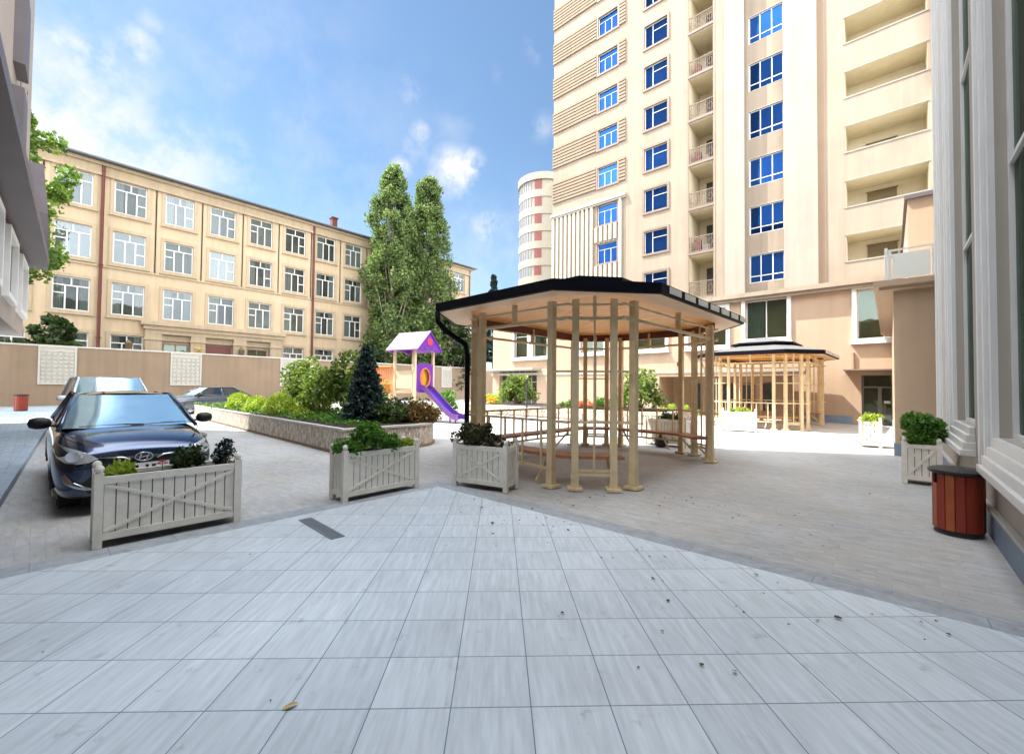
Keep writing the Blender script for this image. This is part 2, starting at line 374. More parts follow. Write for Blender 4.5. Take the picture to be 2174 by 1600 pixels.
def ring(mb, a, b, c, d, w, y0, y1, m=0, bottom=None):
    """rectangular surround outside the opening a..b, c..d"""
    bw = bottom if bottom is not None else w
    mb.box(a - w, a, y0, y1, c, d, m); mb.box(b, b + w, y0, y1, c, d, m)
    mb.box(a - w, b + w, y0, y1, d, d + w, m); mb.box(a - w, b + w, y0, y1, c - bw, c, m)

class WinKit:
    """meshes of one window type, shared by every copy: surround (part) > frame, pane, curtain (sub-parts)"""
    def __init__(s, surround, frame, pane, curtains=()):
        s.surround, s.frame, s.pane, s.curtains = surround, frame, pane, curtains
    def place(s, parent, x, z, y=0, curtain=None, name='window', rot=0):
        w = bpy.data.objects.new(name, s.surround); COL.objects.link(w); w.parent = parent; w.location = (x, y, z)
        subs = [('window_frame', s.frame), ('pane', s.pane)]
        if curtain is not None and s.curtains: subs.append(('curtain', s.curtains[curtain % len(s.curtains)]))
        for n, me in subs:
            if me is None: continue
            o = bpy.data.objects.new(n, me); COL.objects.link(o); o.parent = w
        return w
def wavy(mb, x0, x1, z0, z1, y, amp=.02, n=14, m=0, droop=0):
    for i in range(n):
        a = x0 + (x1 - x0) * i / n; b = x0 + (x1 - x0) * (i + 1) / n
        ya = y + amp * math.sin(i * 1.9); yb = y + amp * math.sin((i + 1) * 1.9)
        mb.quad((a, ya, z0), (b, yb, z0), (b, yb, z1), (a, ya, z1), m)

# ------------------------------------------------------------------ the ground
g = MB().quad((-400, -400, -.03), (400, -400, -.03), (400, 400, -.03), (-400, 400, -.03)).build('ground', M['earth']); struct(g)
c = MB().quad((-60, -30, -.012), (30, -30, -.012), (30, 60, -.012), (-60, 60, -.012)).build('courtyard_paving', M['court']); struct(c)
# plaza of square tiles: its own axes, the sheet cut to the borders of the court
TA = R(43.43); tx, ty = math.cos(TA), math.sin(TA)
def cam2w(x, y): return (x * math.cos(R(41.7)) - y * math.sin(R(41.7)), x * math.sin(R(41.7)) + y * math.cos(R(41.7)))
o0 = cam2w(.176 * .9995 - 2.1565 * .0302, .176 * .0302 + 2.1565 * .9995)
def w2t(X, Y):
    dx, dy = X - o0[0], Y - o0[1]; return (dx * tx + dy * ty, -dx * ty + dy * tx)
p = [w2t(*q) for q in ((-5.42, -9), (6, -9), (6, 4.32), (-5.42, 4.32))]
pl = MB().add([(x, y, 0) for x, y in p], [(0, 1, 2, 3)]).build('plaza_tiling', M['plaza'], loc=(o0[0], o0[1], .004), rotz=TA); struct(pl)
struct(MB().box(-5.70, -5.42, -1.2, 4.60, -.02, .006).box(-5.42, .85, 4.32, 4.60, -.02, .006).build('border_band', M['band'], bevel=.004))
# raised walk on the left with its kerb
def kd(t, p): return (-.999 * t - .044 * p, .044 * t - .999 * p)
def poly(*tp): return [kd(t, p) for t, p in tp]
struct(MB().prism(poly((2.5, .80), (41, .80), (41, 9), (2.5, 9)), -.02, .10).build('left_walk', M['walk']))
struct(MB().prism(poly((2.5, .64), (41, .64), (41, .80), (2.5, .80)), -.02, .115).build('left_kerb', M['kerb'], bevel=.012))

# ------------------------------------------------------------------ tower block
tw = thing('apartment_tower', 'tall beige apartment tower with blue windows and a stack of narrow balconies', 'apartment tower', (0, 26, 0))
W, P = 1.32, 2.70
F0 = 10.25                                                        # sill level of the first full storey
main = MB(); holes = []
for k in range(-1, 10):
    z = F0 + P * k
    if k >= 0: holes.append((-15.22, -13.72, z, z + 1.38, .22))   # column A
    holes.append((-11.78, -10.28, z, z + 1.45, .22))              # column B
    if z - .55 + 2.5 < 40: holes.append((-8.95, -7.58, z - .52, z + 1.98, 1.9))     # balconies
wall_holes(main, -19.1, -7.5, 6.85, 40, holes, m=0, mr=1)
main.box(-19.1, 1.9, 6, 12, 6.85, 40, 0)
main.quad((-19.1, 0, 6.85), (-19.1, 0, 40), (-19.1, 12, 40), (-19.1, 12, 6.85), 0)
main.quad((-19.1, 0, 40), (1.9, 0, 40), (1.9, 12, 40), (-19.1, 12, 40), 0)
holes = []
for k in range(-1, 9): holes.append((-1.5, 1.38, F0 + P * k + .25 if k >= 0 else 7.85, (F0 + P * k + .25 if k >= 0 else 7.85) + 1.25, 1.5))
wall_holes(main, -2.3, 1.9, 6.85, 40, holes, m=0, mr=1)
main.quad((1.9, 0, 6.85), (1.9, 12, 6.85), (1.9, 12, 40), (1.9, 0, 40), 0)
main.build('wall', [M['tower'], M['loggia']], tw)
# recessed strip of wide windows between two white pilasters
hol = [(-5.78, -4.12, 7.5 + 2.71 * k, 9.05 + 2.71 * k, .35) for k in range(9)]
s = MB(); wall_holes(s, -5.9, -4.05, 6.85, 40, hol, y=.35, m=0, mback=1)
s.quad((-5.9, 0, 6.85), (-5.9, .35, 6.85), (-5.9, .35, 40), (-5.9, 0, 40), 0); s.quad((-4.05, 0, 6.85), (-4.05, 0, 40), (-4.05, .35, 40), (-4.05, .35, 6.85), 0)
s.build('recessed_strip', [M['tower'], M['room']], tw)
MB().box(-6.92, -5.9, -.22, .05, 6.85, 40).build('pilaster', M['towerw'], tw)
MB().box(-7.5, -6.92, -.10, .05, 6.85, 40).box(-7.52, -7.45, -.13, .03, 6.85, 40).build('pilaster', M['tower'], tw)
MB().box(-4.05, -2.6, -.22, .05, 6.85, 40).build('pilaster', M['towerw'], tw)
MB().box(-2.6, -2.3, -.06, .05, 6.85, 40).build('reveal_shade_strip', M['tan'], tw)  # tan colour stands in for the pilaster's shaded side face
# cladding of the left part
gr = MB()
for k in range(2, 10):
    z = F0 + P * k + (-.12)
    if z < 14.6: continue
    for i in range(7):
        zz = z + i * .235
        for a, b in ((-19.14, -15.36), (-13.58, -13.12)):
            gr.box(a, b, -.09, -.012, zz + .075, zz + .235)
for k in range(2, 10):
    z = F0 + P * k - .12
    if z < 14.6: continue
    for a, b in ((-19.12, -15.36), (-13.58, -13.13)): gr.box(a, b, -.012, 0, z + .02, z + 1.64, 1)  # brown backing puts the shade of the gaps into colour
gr.build('grooved_cladding', [M['groove'], M['brown']], tw)
rb = MB(); rb.box(-19.12, -15.36, -.02, 0, 6.9, 14.5, 1); rb.box(-13.58, -13.12, -.02, 0, 6.9, 14.5, 1)
for zz, z2 in ((6.9, F0 - .12), (F0 + 1.5, F0 + P - .12), (F0 + P + 1.5, 14.5)): rb.box(-15.36, -13.58, -.02, 0, zz, z2, 1)
x = -19.12
while x < -13.2:
    if -15.5 < x < -13.6:
        for zz, z2 in ((6.9, F0 - .14), (F0 + 1.52, F0 + P - .14), (F0 + P + 1.52, 14.5)): rb.box(x, x + .2, -.13, -.02, zz, z2, 0)
    else: rb.box(x, x + .2, -.13, -.02, 6.9, 14.5, 0)
    x += .37
rb.build('ribbed_cladding', [M['rib'], M['ribback']], tw)
MB().box(-19.22, -13.05, -.22, 0, 14.5, 14.72).box(-19.18, -13.09, -.15, 0, 14.38, 14.5).build('cornice', M['trim'], tw)
MB().box(-19.3, 1.95, -.42, 0, 6.62, 6.85).box(-19.3, 1.95, -.28, 0, 6.45, 6.62).build('ledge', M['tower'], tw)
MB().box(1.62, 1.9, -.5, 0, 15.2, 40).build('corner_fin', M['violetgrey'], tw)
# window kits (origin = lower left corner of the opening, wall face at y = 0)
def kit(w, h, sur, surw, frames, pane, pdepth=.10, cur=True, fw=.05, sur_out=.07, name='win', sill=None):
    a = MB(); ring(a, 0, w, 0, h, surw, -sur_out, .04)
    if sill: a.box(-surw - .06, w + surw + .06, -sur_out - .09, 0, -surw - .07, -surw + .0)
    f = MB()
    f.box(0, fw, pdepth - .02, pdepth + .04, 0, h); f.box(w - fw, w, pdepth - .02, pdepth + .04, 0, h)
    f.box(fw, w - fw, pdepth - .02, pdepth + .04, 0, fw); f.box(fw, w - fw, pdepth - .02, pdepth + .04, h - fw, h)
    for (u0, v0, u1, v1) in frames:
        if u0 == u1: f.box(u0 * w - fw / 2, u0 * w + fw / 2, pdepth - .03, pdepth + .03, v0 * h + fw / 2, v1 * h - fw / 2)
        else: f.box(u0 * w, u1 * w, pdepth - .028, pdepth + .028, v0 * h - fw / 2, v0 * h + fw / 2)
    p_ = MB().quad((0, pdepth, 0), (w, pdepth, 0), (w, pdepth, h), (0, pdepth, h))
    cs = []
    if cur:
        for spec in (((0, .3), (.7, 1)), ((0, 1),), ((.0, .45),), ((.55, 1),)):
            cm = MB()
            for u0, u1 in spec: wavy(cm, u0 * w + .03, u1 * w - .03, .02, h - .04, pdepth + .07, .015)
            cs.append(cm.mesh(name + '_curtain', M['curtain']))
    return WinKit(a.mesh(name + '_surround', sur), f.mesh(name + '_frame', M['white']), p_.mesh(name + '_pane', pane), cs)
FR3 = [(.0, .74, 1, .74), (.5, .74, .5, 1), (.36, 0, .36, .74), (.68, 0, .68, .74)]
kA = kit(1.50, 1.38, M['brown'], .13, [(0, .70, 1, .70), (.33, 0, .33, .7), (.66, 0, .66, .7)], M['bluepane'], fw=.034, name='tower_a')
kB = kit(1.50, 1.45, M['brown'], .13, [(.35, .68, 1, .68), (.35, 0, .35, 1)], M['bluepane'], fw=.034, name='tower_b')
kC = kit(1.66, 1.55, M['white'], .015, [(0, .24, 1, .24), (.33, 0, .33, 1), (.67, 0, .67, 1)], M['bluepane'], name='tower_c', sur_out=.01)
rnd = random.Random(3)
for k in range(-1, 10):
    z = F0 + P * k
    if k >= 0: kA.place(tw, -15.22, z, 0, curtain=rnd.choice([0, 1, 2, 3, None]))
    kB.place(tw, -11.78, z, 0, curtain=rnd.choice([0, 1, 2, 3, None]))
for k in range(9): kC.place(tw, -5.78, 7.5 + 2.71 * k, .35, curtain=rnd.choice([None, None, 2, 3]))
# balconies
slab = MB().box(-9.02, -7.52, -.06, .02, -.12, .02).box(-9.02, -8.95, -.05, .02, .02, 2.5).box(-7.58, -7.51, -.05, .02, .02, 2.5).mesh('balcony_slab', M['brown'])
rl = MB(); rl.box(0, 1.37, .03, .07, .92, .96); rl.box(0, 1.37, .03, .07, .08, .11)
for i in range(14): rl.box(i * .105, i * .105 + .018, .04, .06, .11, .92)
for i in range(4):
    cx = .17 + i * .34
    pts = [(cx + .13 * math.cos(a), .05, .5 + .2 * math.sin(a)) for a in np.linspace(0, 2 * math.pi, 13)]
    rl.tube(pts, .011, 5, cap=False)
rl = rl.mesh('balcony_railing', M['brown'])
dr = MB().box(.45, 1.25, 1.80, 1.86, .02, 2.1).mesh('balcony_door', M['dark'])
stuffm = MB().box(.15, .5, .4, .8, .02, .9).box(.6, .95, .5, .9, .02, .55, 1).mesh('balcony_boxes', [M['redbrick'], M['curtain']])
for k in range(-1, 10):
    z = F0 + P * k - .52
    b = bpy.data.objects.new('balcony', slab); COL.objects.link(b); b.parent = tw; b.location = (0, 0, z)
    b2 = bpy.data.objects.new('railing', rl); COL.objects.link(b2); b2.parent = b; b2.location = (-8.95, 0, 0)
    b3 = bpy.data.objects.new('balcony_door', dr); COL.objects.link(b3); b3.parent = b; b3.location = (-8.95, 0, 0)
    if k in (0, 2, 4): 
        b4 = bpy.data.objects.new('stored_boxes', stuffm); COL.objects.link(b4); b4.parent = b; b4.location = (-8.95, 0, 0)
# loggia openings on the right: dark windows at the back of the lower ones, pale lip
for k in range(-1, 9):
    z = F0 + P * k + .25 if k >= 0 else 7.85
    MB().box(-1.56, 1.44, -.03, .0, z - .07, z - .002).box(-1.56, 1.44, -.03, 0, z + 1.252, z + 1.31).build('loggia_lip', M['towerw'], tw)
    if k < 3: MB().box(-.75, .35, 1.44, 1.49, z + .02, z + .95 - .25 * max(k, 0)).box(-.80, .40, 1.42, 1.45, z + .95 - .25 * max(k, 0), z + 1.0 - .25 * max(k, 0)).build('loggia_window', M['bronze'], tw)

# ------------------------------------------------------------------ two-storey base in front of and beside the tower
pd = thing('podium_building', 'pink-beige low wing with white framed windows under the tall beige tower', 'building', (0, 26, 0))
wins = [(-22.95, 1.45, 4.0, 2.1), (-21.0, 1.45, 4.0, 2.1), (-16.6, 1.9, 4.1, 2.15), (-12.5, 2.1, 4.1, 2.15), (-9.0, 2.1, 4.1, 2.15), (-5.92, 1.95, 4.35, 2.1), (-1.14, 1.95, 4.05, 2.35)]
hs = [(a, a + w, z, z + h, .45) for a, w, z, h in wins]
hs += [(-10.8, -3.3, 0, 2.35, 2.3), (-1.0, .3, 0, 2.32, .7), (-24.6, -20.6, 0, 2.9, 2.5)]
pw = MB(); wall_holes(pw, -25.4, .9, 0, 6.45, hs, y=.03, m=0, mback=1)
pw.quad((-25.4, .03, 0), (-25.4, .03, 6.45), (-25.4, 12, 6.45), (-25.4, 12, 0), 0)
pw.box(-25.4, -19.3, .05, 12, 6.45, 6.7, 0)
pw.build('wall', [M['podium'], M['podium2']], pd)
for a, w, z, h in wins:
    k_ = kit(w, h, M['mould'], .18, [(.5, 0, .5, 1)] if w > 1.6 else [(0, .8, 1, .8)], M['greenpane'], pdepth=.2, fw=.05, sur_out=.12, name='podium_%d' % int(-a * 10), sill=True)
    k_.place(pd, a, z, .03, curtain=(2 if a in (-5.92, -21.0) else None))
MB().box(-25.5, -3.2, -.02, .03, 2.55, 2.75).build('string_course', M['trim'], pd)
for a_, b_ in ((-3.3, -1.35), (.3, .9), (-20.5, -10.85)): MB().box(a_, b_, -.03, .03, .0, .38).build('plinth', M['plinth'], pd)
# arcade: dark windows at the back, a pier at its right end
for x in (-9.6, -8.7, -7.7, -6.6, -5.6):
    MB().box(x, x + .62, 2.22, 2.3, .35, 1.95).build('arcade_window', M['dark'], pd)
MB().box(-3.75, -3.3, .04, .5, 0, 2.35).build('pier', M['tan'], pd)
# glazed shop front under a white canopy at the far left
MB().box(-25.5, -20.2, -1.0, .03, 2.95, 3.12).build('shop_canopy', M['trim'], pd)
sf = MB()
for i in range(7): sf.box(-24.6 + i * .65, -24.55 + i * .65, .3, .36, 0, 2.9)
sf.box(-24.6, -20.6, .3, .36, 2.0, 2.06).box(-24.6, -20.6, .3, .36, .9, .95)
sf = sf.build('shop_front', M['greywall'], pd)
MB().quad((-24.6, .34, 0), (-20.6, .34, 0), (-20.6, .34, 2.9), (-24.6, .34, 2.9)).build('pane', M['greenpane'], sf)
# the entrance door with its thin canopy
dm = MB(); dm.box(-1.0, -.93, .45, .55, 0, 2.3); dm.box(.23, .3, .45, .55, 0, 2.3); dm.box(-.93, .23, .45, .55, 1.72, 1.80); dm.box(-.42, -.28, .45, .55, 0, 1.72); dm.box(-.93, .23, .45, .55, 0, .15)
dr_ = dm.build('door', M['midgrey'], pd)
MB().quad((-.93, .5, .15), (.23, .5, .15), (.23, .5, 2.3), (-.93, .5, 2.3)).build('pane', M['greenpane'], dr_)
MB().box(-.2, .02, .42, .45, 1.0, 1.12).build('door_notice', M['white'], dr_)
MB().box(-1.62, .4, -.95, .03, 2.52, 2.58).build('door_canopy', M['brown'], pd)
MB().tube([(-1.28, -.03, 2.6), (-1.28, -.03, 3.4)], .06, 10).build('rainwater_stub', M['tan'], pd)
for x, z in ((-8.2, 3.0), (-9.6, 3.1)):
    MB().tube([(x, -.12, z - .12), (x, -.12, z + .12)], .05, 10).box(x - .03, x + .03, -.08, .03, z - .03, z + .03).build('wall_lamp', M['darkmetal'], pd)

# ------------------------------------------------------------------ wing with terrace on the right
wg = thing('terrace_wing', 'plain tan corner wing topped by a frosted glass terrace balustrade', 'building', (0, 0, 0))
MB().box(.09, 3, 14.25, 26.0, .30, 4.1).build('wall', M['podium2'], wg)
MB().box(.07, 3, 14.23, 26.0, 0, .30).build('plinth', M['plinth'], wg)
MB().box(-.28, 3, 13.9, 26.0, 4.18, 4.32).box(-.18, 3, 14.0, 26, 4.1, 4.18).build('terrace_slab', M['podium'], wg)
MB().box(.45, 3, 17.2, 25.9, 4.32, 7.3).build('terrace_room', M['podium'], wg)
MB().box(.38, 3, 17.1, 25.9, 7.3, 7.42).build('terrace_room_roof', M['violetgrey'], wg)
MB().box(.42, .45, 18, 18.9, 4.4, 6.3).build('terrace_door', M['white'], wg)
bl = MB()
for (x, y) in ((.03, 14.15), (.03, 15.6), (.03, 17.0)): bl.box(x - .03, x + .03, y - .03, y + .03, 4.32, 5.12)
bl.box(.78, .84, 14.12, 14.18, 4.32, 5.12); bl.box(.0, .06, 14.18, 17.0, 5.05, 5.09); bl.box(.06, .84, 14.13, 14.17, 5.08, 5.12)
bl.tube([(-.04, 14.1, 4.32), (-.04, 14.1, 5.16)], .03, 10)
bl = bl.build('balustrade', M['white'], wg)
MB().box(.08, .76, 14.14, 14.16, 4.38, 5.0).build('glass_panel', M['frost'], bl)
MB().box(.02, .04, 14.25, 15.5, 4.38, 5.0).box(.02, .04, 15.7, 16.9, 4.38, 5.0).build('glass_panel', M['frost'], bl)

# ------------------------------------------------------------------ building along the right edge, tall glazed bays in white mouldings
rt = thing('right_building', 'grey-beige building along the right edge with tall glazed bays in white mouldings', 'building', (.85, 0, 0), R(-90))
bays = [(-10.34, -8.37), (-6.69, -1.2), (1.6, 6.4)]
hs = [(a, b, 1.12, 13.2, .17) for a, b in bays]
rw = MB(); wall_holes(rw, -13.6, 8, .33, 14.5, hs, m=0, mr=1, mback=2)
rw.quad((-13.6, 0, .33), (-13.6, 0, 14.5), (-13.6, 8, 14.5), (-13.6, 8, .33), 0)
rw.box(-13.6, 8, .6, 8, 14.5, 14.8, 0)
rw.build('wall', [M['greywall'], M['greywall'], M['room']], rt)
MB().box(-14.24, 8, -.035, .0, 0, .30).build('plinth', M['plinth'], rt)
MB().box(-14.24, 8, -.055, .0, .30, .335).build('plinth_cap', M['stonecap'], rt)
for a, b in bays:
    mo = MB()
    for s_, e in ((a, -1),):
        for o_, w_, d_ in ((.0, .14, .05), (.16, .10, .085), (.28, .20, .04), (.50, .10, .09), (.62, .16, .05)):
            x0, x1 = (s_ - o_ - w_, s_ - o_) if e < 0 else (s_ + o_, s_ + o_ + w_)
            mo.box(x0, x1, -d_, .0, .78, 13.8)
    f_ = mo.build('bay_moulding', M['mould'], rt)
    MB().box(a - .10, b + .08, -.16, 0, .74, .82).box(a - .07, b + .05, -.125, 0, .82, .92).box(a - .04, b + .03, -.09, 0, .92, 1.02).box(a, b, -.055, .0, 1.02, 1.12).build('bay_sill', M['white'], rt, bevel=.008)
    w_ = b - a; fr = MB(); n = max(1, round(w_ / 1.1))
    fr.box(a, a + .05, .09, .15, 1.12, 13.2); fr.box(b - .05, b, .09, .15, 1.12, 13.2)
    for i in range(1, n): fr.box(a + w_ * i / n - .02, a + w_ * i / n + .02, .10, .15, 1.12, 13.2)
    for z in (1.12, 3.95, 6.8, 9.6, 12.4): fr.box(a + .05, b - .05, .095, .145, z, z + .05)
    fr = fr.build('bay_window', M['mould'], rt)
    MB().quad((a, .13, 1.12), (b, .13, 1.12), (b, .13, 13.2), (a, .13, 13.2)).build('pane', M['greenpane'], fr)

mo = MB()
for x_, w_, d_ in ((-13.3, .16, .05), (-13.1, .12, .09), (-12.9, .5, .04), (-12.35, .12, .09), (-12.2, .2, .05), (-11.9, .10, .08)): mo.box(x_, x_ + w_, -d_, 0, .75, 13.8)
mo.build('pilaster', M['mould'], rt)
# ------------------------------------------------------------------ tall block on the left: it also throws the long shade over the court
lf = thing('left_building', 'tall pale block cut by the left edge with a jutting violet-grey canopy', 'building', (-.068, -1.548, 0), math.atan2(.044, -.999))
HL = 58
lw_ = MB()
hs = [(23.0, 25.2, 4.25, 6.0, .25), (19.0, 21.2, 4.25, 6.0, .25), (15, 17.2, 4.25, 6.0, .25)]
for k in range(8):
    z = 7.9 + 3 * k
    hs += [(21.6, 22.7, z + .6, z + 2.4, .25), (19.4, 20.6, z + .3, z + 2.6, .25), (24.1, 24.6, z + .9, z + 1.8, .25)]
wall_holes(lw_, 13, 26, 3.45, HL, hs, m=0, mback=1); wall_holes(lw_, 3, 13, 3.45, 20, [], m=0)
lw_.quad((13, 0, 20), (13, 14, 20), (13, 14, HL), (13, 0, HL), 0); lw_.quad((3, 0, 20), (13, 0, 20), (13, 14, 20), (3, 14, 20), 0)
lw_.quad((26, 0, 3.45), (26, 14, 3.45), (26, 14, HL), (26, 0, HL), 0)
lw_.quad((3, 0, 3.45), (26, 0, 3.45), (26, 14, 3.45), (3, 14, 3.45), 0)
lw_.quad((13, 0, HL), (26, 0, HL), (26, 14, HL), (13, 14, HL), 0); lw_.quad((3, 0, 3.45), (3, 0, 20), (3, 14, 20), (3, 14, 3.45), 0)
lw_.quad((13, 14, 3.45), (26, 14, 3.45), (26, 14, HL), (13, 14, HL), 0); lw_.quad((3, 14, 3.45), (13, 14, 3.45), (13, 14, 20), (3, 14, 20), 0)
lw_.build('wall', [M['paleclad'], M['dark']], lf)
MB().box(3, 26, 2.6, 14, 0.1, 3.45).build('ground_floor', M['wallbrown'], lf)
MB().add([(3, -.67, 6.32), (25.2, -.67, 6.32), (25.2, 0, 6.32), (3, 0, 6.32), (3, -.67, 6.62), (25.2, -.67, 6.62), (25.2, 0, 7.4), (3, 0, 7.4)],
         [(3, 2, 1, 0), (4, 5, 6, 7), (0, 1, 5, 4), (1, 2, 6, 5), (2, 3, 7, 6), (3, 0, 4, 7)]).build('canopy', M['violetgrey'], lf)
MB().add([(25.2, -.67, 6.32), (26.3, -.60, 6.32), (26.3, .1, 6.32), (25.2, .1, 6.32), (25.2, -.60, 8.4), (26.0, -.40, 10.6), (26.0, .1, 10.6), (25.2, .1, 8.4)],
         [(3, 2, 1, 0), (4, 5, 6, 7), (0, 1, 5, 4), (1, 2, 6, 5), (2, 3, 7, 6), (3, 0, 4, 7)]).build('canopy_fin', M['violetgrey'], lf)
kL = kit(2.2, 1.75, M['mould'], .16, [(.33, 0, .33, 1), (.66, 0, .66, 1)], M['pane'], name='left_low', sur_out=.14, pdepth=.1)
for x in (23.0, 19.0, 15.0): kL.place(lf, x, 4.25, 0, curtain=1)
for k in range(8):
    z = 7.9 + 3 * k
    MB().box(21.6, 22.7, .05, .1, z + .6, z + 2.4).build('window', M['violetgrey'], lf)
    MB().box(19.4, 20.6, -.25, .1, z + .3, z + 2.6).build('bay_window', M['violetgrey'], lf)
MB().box(23.1, 23.25, 1.0, 1.15, 3.0, 3.3).build('entrance_lamp', M['midgrey'], lf)
# neighbouring block behind the camera (shades the near court)
rb_ = thing('rear_building', 'beige block standing behind the viewpoint', 'building', (0, 0, 0))
MB().box(-2.5, 20, -16, -5.5, 0, 9).build('wall', M['tower'], rb_)
# ------------------------------------------------------------------ school across the wall
sc_ = thing('school_building', 'long four-storey ochre school with white framed windows and two red downpipes', 'school', (-47, 0, 0), R(90))
rows = [(3.0, 2.65), (7.2, 2.6), (11.42, 2.55), (15.55, 2.58)]
hs = []; cols = [3.88 + 3.27 * k for k in range(-3, 12)]
for x in cols:
    for i, (z, h) in enumerate(rows):
        if i == 0 and 5.5 < x < 16.5: continue
        hs.append((x, x + 2.05, z, z + h, .34))
w_ = MB(); wall_holes(w_, -9, 43.2, 0, 18.3, hs, m=0, mback=1)
w_.quad((-9, 0, 0), (-9, 0, 19.3), (-9, 12, 19.3), (-9, 12, 0)); w_.quad((43.2, 0, 0), (43.2, 12, 0), (43.2, 12, 19.3), (43.2, 0, 19.3))
w_.build('wall', [M['school'], M['room']], sc_)
co = MB().box(-9, 43.2, -.12, 0, 18.3, 19.0).box(-9.2, 43.3, -.30, 0, 19.0, 19.25).box(-9, 43.2, -.20, 0, 18.2, 18.42).box(-9, 43.25, -.10, .02, 10.9, 11.06)
co.build('cornice', M['schooltrim'], sc_)
pi = MB()
for x in cols: pi.box(x - .68, x - .56, -.035, 0, 11.1, 18.2); pi.box(x + 2.61, x + 2.70, -.035, 0, 11.1, 18.2)
pi.build('wall_mouldings', M['school'], sc_)
rf = MB().add([(-9.5, -.75, 19.28), (43.9, -.75, 19.28), (43.9, 12.5, 19.28), (-9.5, 12.5, 19.28), (-9.5, -.75, 19.40), (43.9, -.75, 19.40), (40, 6, 21.6), (-6, 6, 21.6), (43.9, 12.5, 19.4), (-9.5, 12.5, 19.4)],
     [(3, 2, 1, 0), (0, 1, 5, 4), (4, 5, 6, 7), (1, 2, 8, 5), (5, 8, 6), (6, 8, 9, 7), (7, 9, 4), (2, 3, 9, 8), (3, 0, 4, 9)]).build('roof', M['roofdark'], sc_)
MB().box(22.6, 23.2, 1.5, 2.1, 19.3, 21.2).box(22.5, 23.3, 1.4, 2.2, 21.2, 21.35).build('chimney', M['redpipe'], rf)
ks = []
for v, fr in enumerate([FR3, FR3 + [(.68, .37, 1, .37)], [(0, .74, 1, .74), (.5, .74, .5, 1), (.34, 0, .34, .74), (.66, 0, .66, .74), (0, .5, .34, .5)]]):
    ks.append(kit(2.05, 2.58, M['schooltrim'], .24, fr, M['pane'], pdepth=.14, fw=.09, sur_out=.06, name='school_%d' % v, sill=True))
rnd = random.Random(11)
for x in cols:
    for i, (z, h) in enumerate(rows):
        if i == 0 and 5.5 < x < 16.5: continue
        rnd.choice(ks).place(sc_, x, z, 0, curtain=rnd.choice([0, 2, 3, 0, 1, None, None, 2]))
for x in (3.2, 19.85):
    MB().tube([(x, -.16, 19.0), (x, -.16, 0)], .11, 10).lathe([(.16, 0), (.16, .06)], 10, (x, -.16, 11.0)).lathe([(.16, 0), (.16, .06)], 10, (x, -.16, 5.2)).build('downpipe', M['redpipe'], sc_, smooth=False)
MB().tube([(42.9, -.14, 19.1), (42.9, -.14, 0)], .09, 8).build('downpipe', M['midgrey'], sc_)
# portal: stone entablature on piers, dark red door between two windows
po = MB().box(5.7, 17.0, -.75, 0, 6.55, 6.9).box(5.9, 16.8, -.60, 0, 6.2, 6.55).box(6.0, 16.7, -.50, 0, 5.85, 6.2)
for a, b in ((6.0, 7.1), (9.1, 10.2), (12.4, 13.5), (15.6, 16.7)): po.box(a, b, -.5, 0, 0, 5.85).box(a - .08, b + .08, -.56, 0, 5.3, 5.5)
po.box(7.1, 9.1, -.2, 0, 5.3, 5.85).box(10.2, 12.4, -.2, 0, 5.3, 5.85).box(13.5, 15.6, -.2, 0, 5.3, 5.85)
po.build('portal', M['schooltrim'], sc_, bevel=.02)
MB().box(10.3, 12.3, -.1, 0, .2, 5.2).build('door', M['doorred'], sc_)
for a in (7.3, 13.7):
    f_ = MB(); ring(f_, a, a + 1.6, 2.6, 5.0, .12, -.12, -.02); f_.box(a + .76, a + .84, -.10, -.03, 2.6, 5.0); f_.box(a, a + 1.6, -.10, -.03, 4.2, 4.27)
    f_ = f_.build('window', M['brown'], sc_)
    MB().quad((a, -.05, 2.6), (a + 1.6, -.05, 2.6), (a + 1.6, -.05, 5.0), (a, -.05, 5.0)).build('pane', M['greenpane'], f_)
# star emblem and two wall lanterns
st = MB(); pts = []
for i in range(10):
    a = math.pi / 2 + i * math.pi / 5; r = .36 if i % 2 == 0 else .15; pts.append((9.65 + r * math.cos(a), 4.75 + r * math.sin(a)))
st.add([(x, -.58, z) for x, z in pts] + [(9.65, -.66, 4.75)], [(i, (i + 1) % 10, 10) for i in range(10)])
for i in range(5): st.bar((9.15 + .25 * i, -.56, 4.22), (9.2 + .25 * i, -.60, 4.42), .09, .05)
st.build('star_emblem', M['gold'], sc_)
for x, lab in ((4.95, 'a'), (13.0, 'b')):
    l = MB().box(x - .04, x + .04, -.75, -.5 if x > 6 else 0, 5.1, 5.16)
    l.lathe([(.10, 0), (.20, .12), (.26, .7), (.14, .8), (.04, .95)], 8, (x, -.8, 4.2))
    l.build('wall_lantern', M['bronze'], sc_)

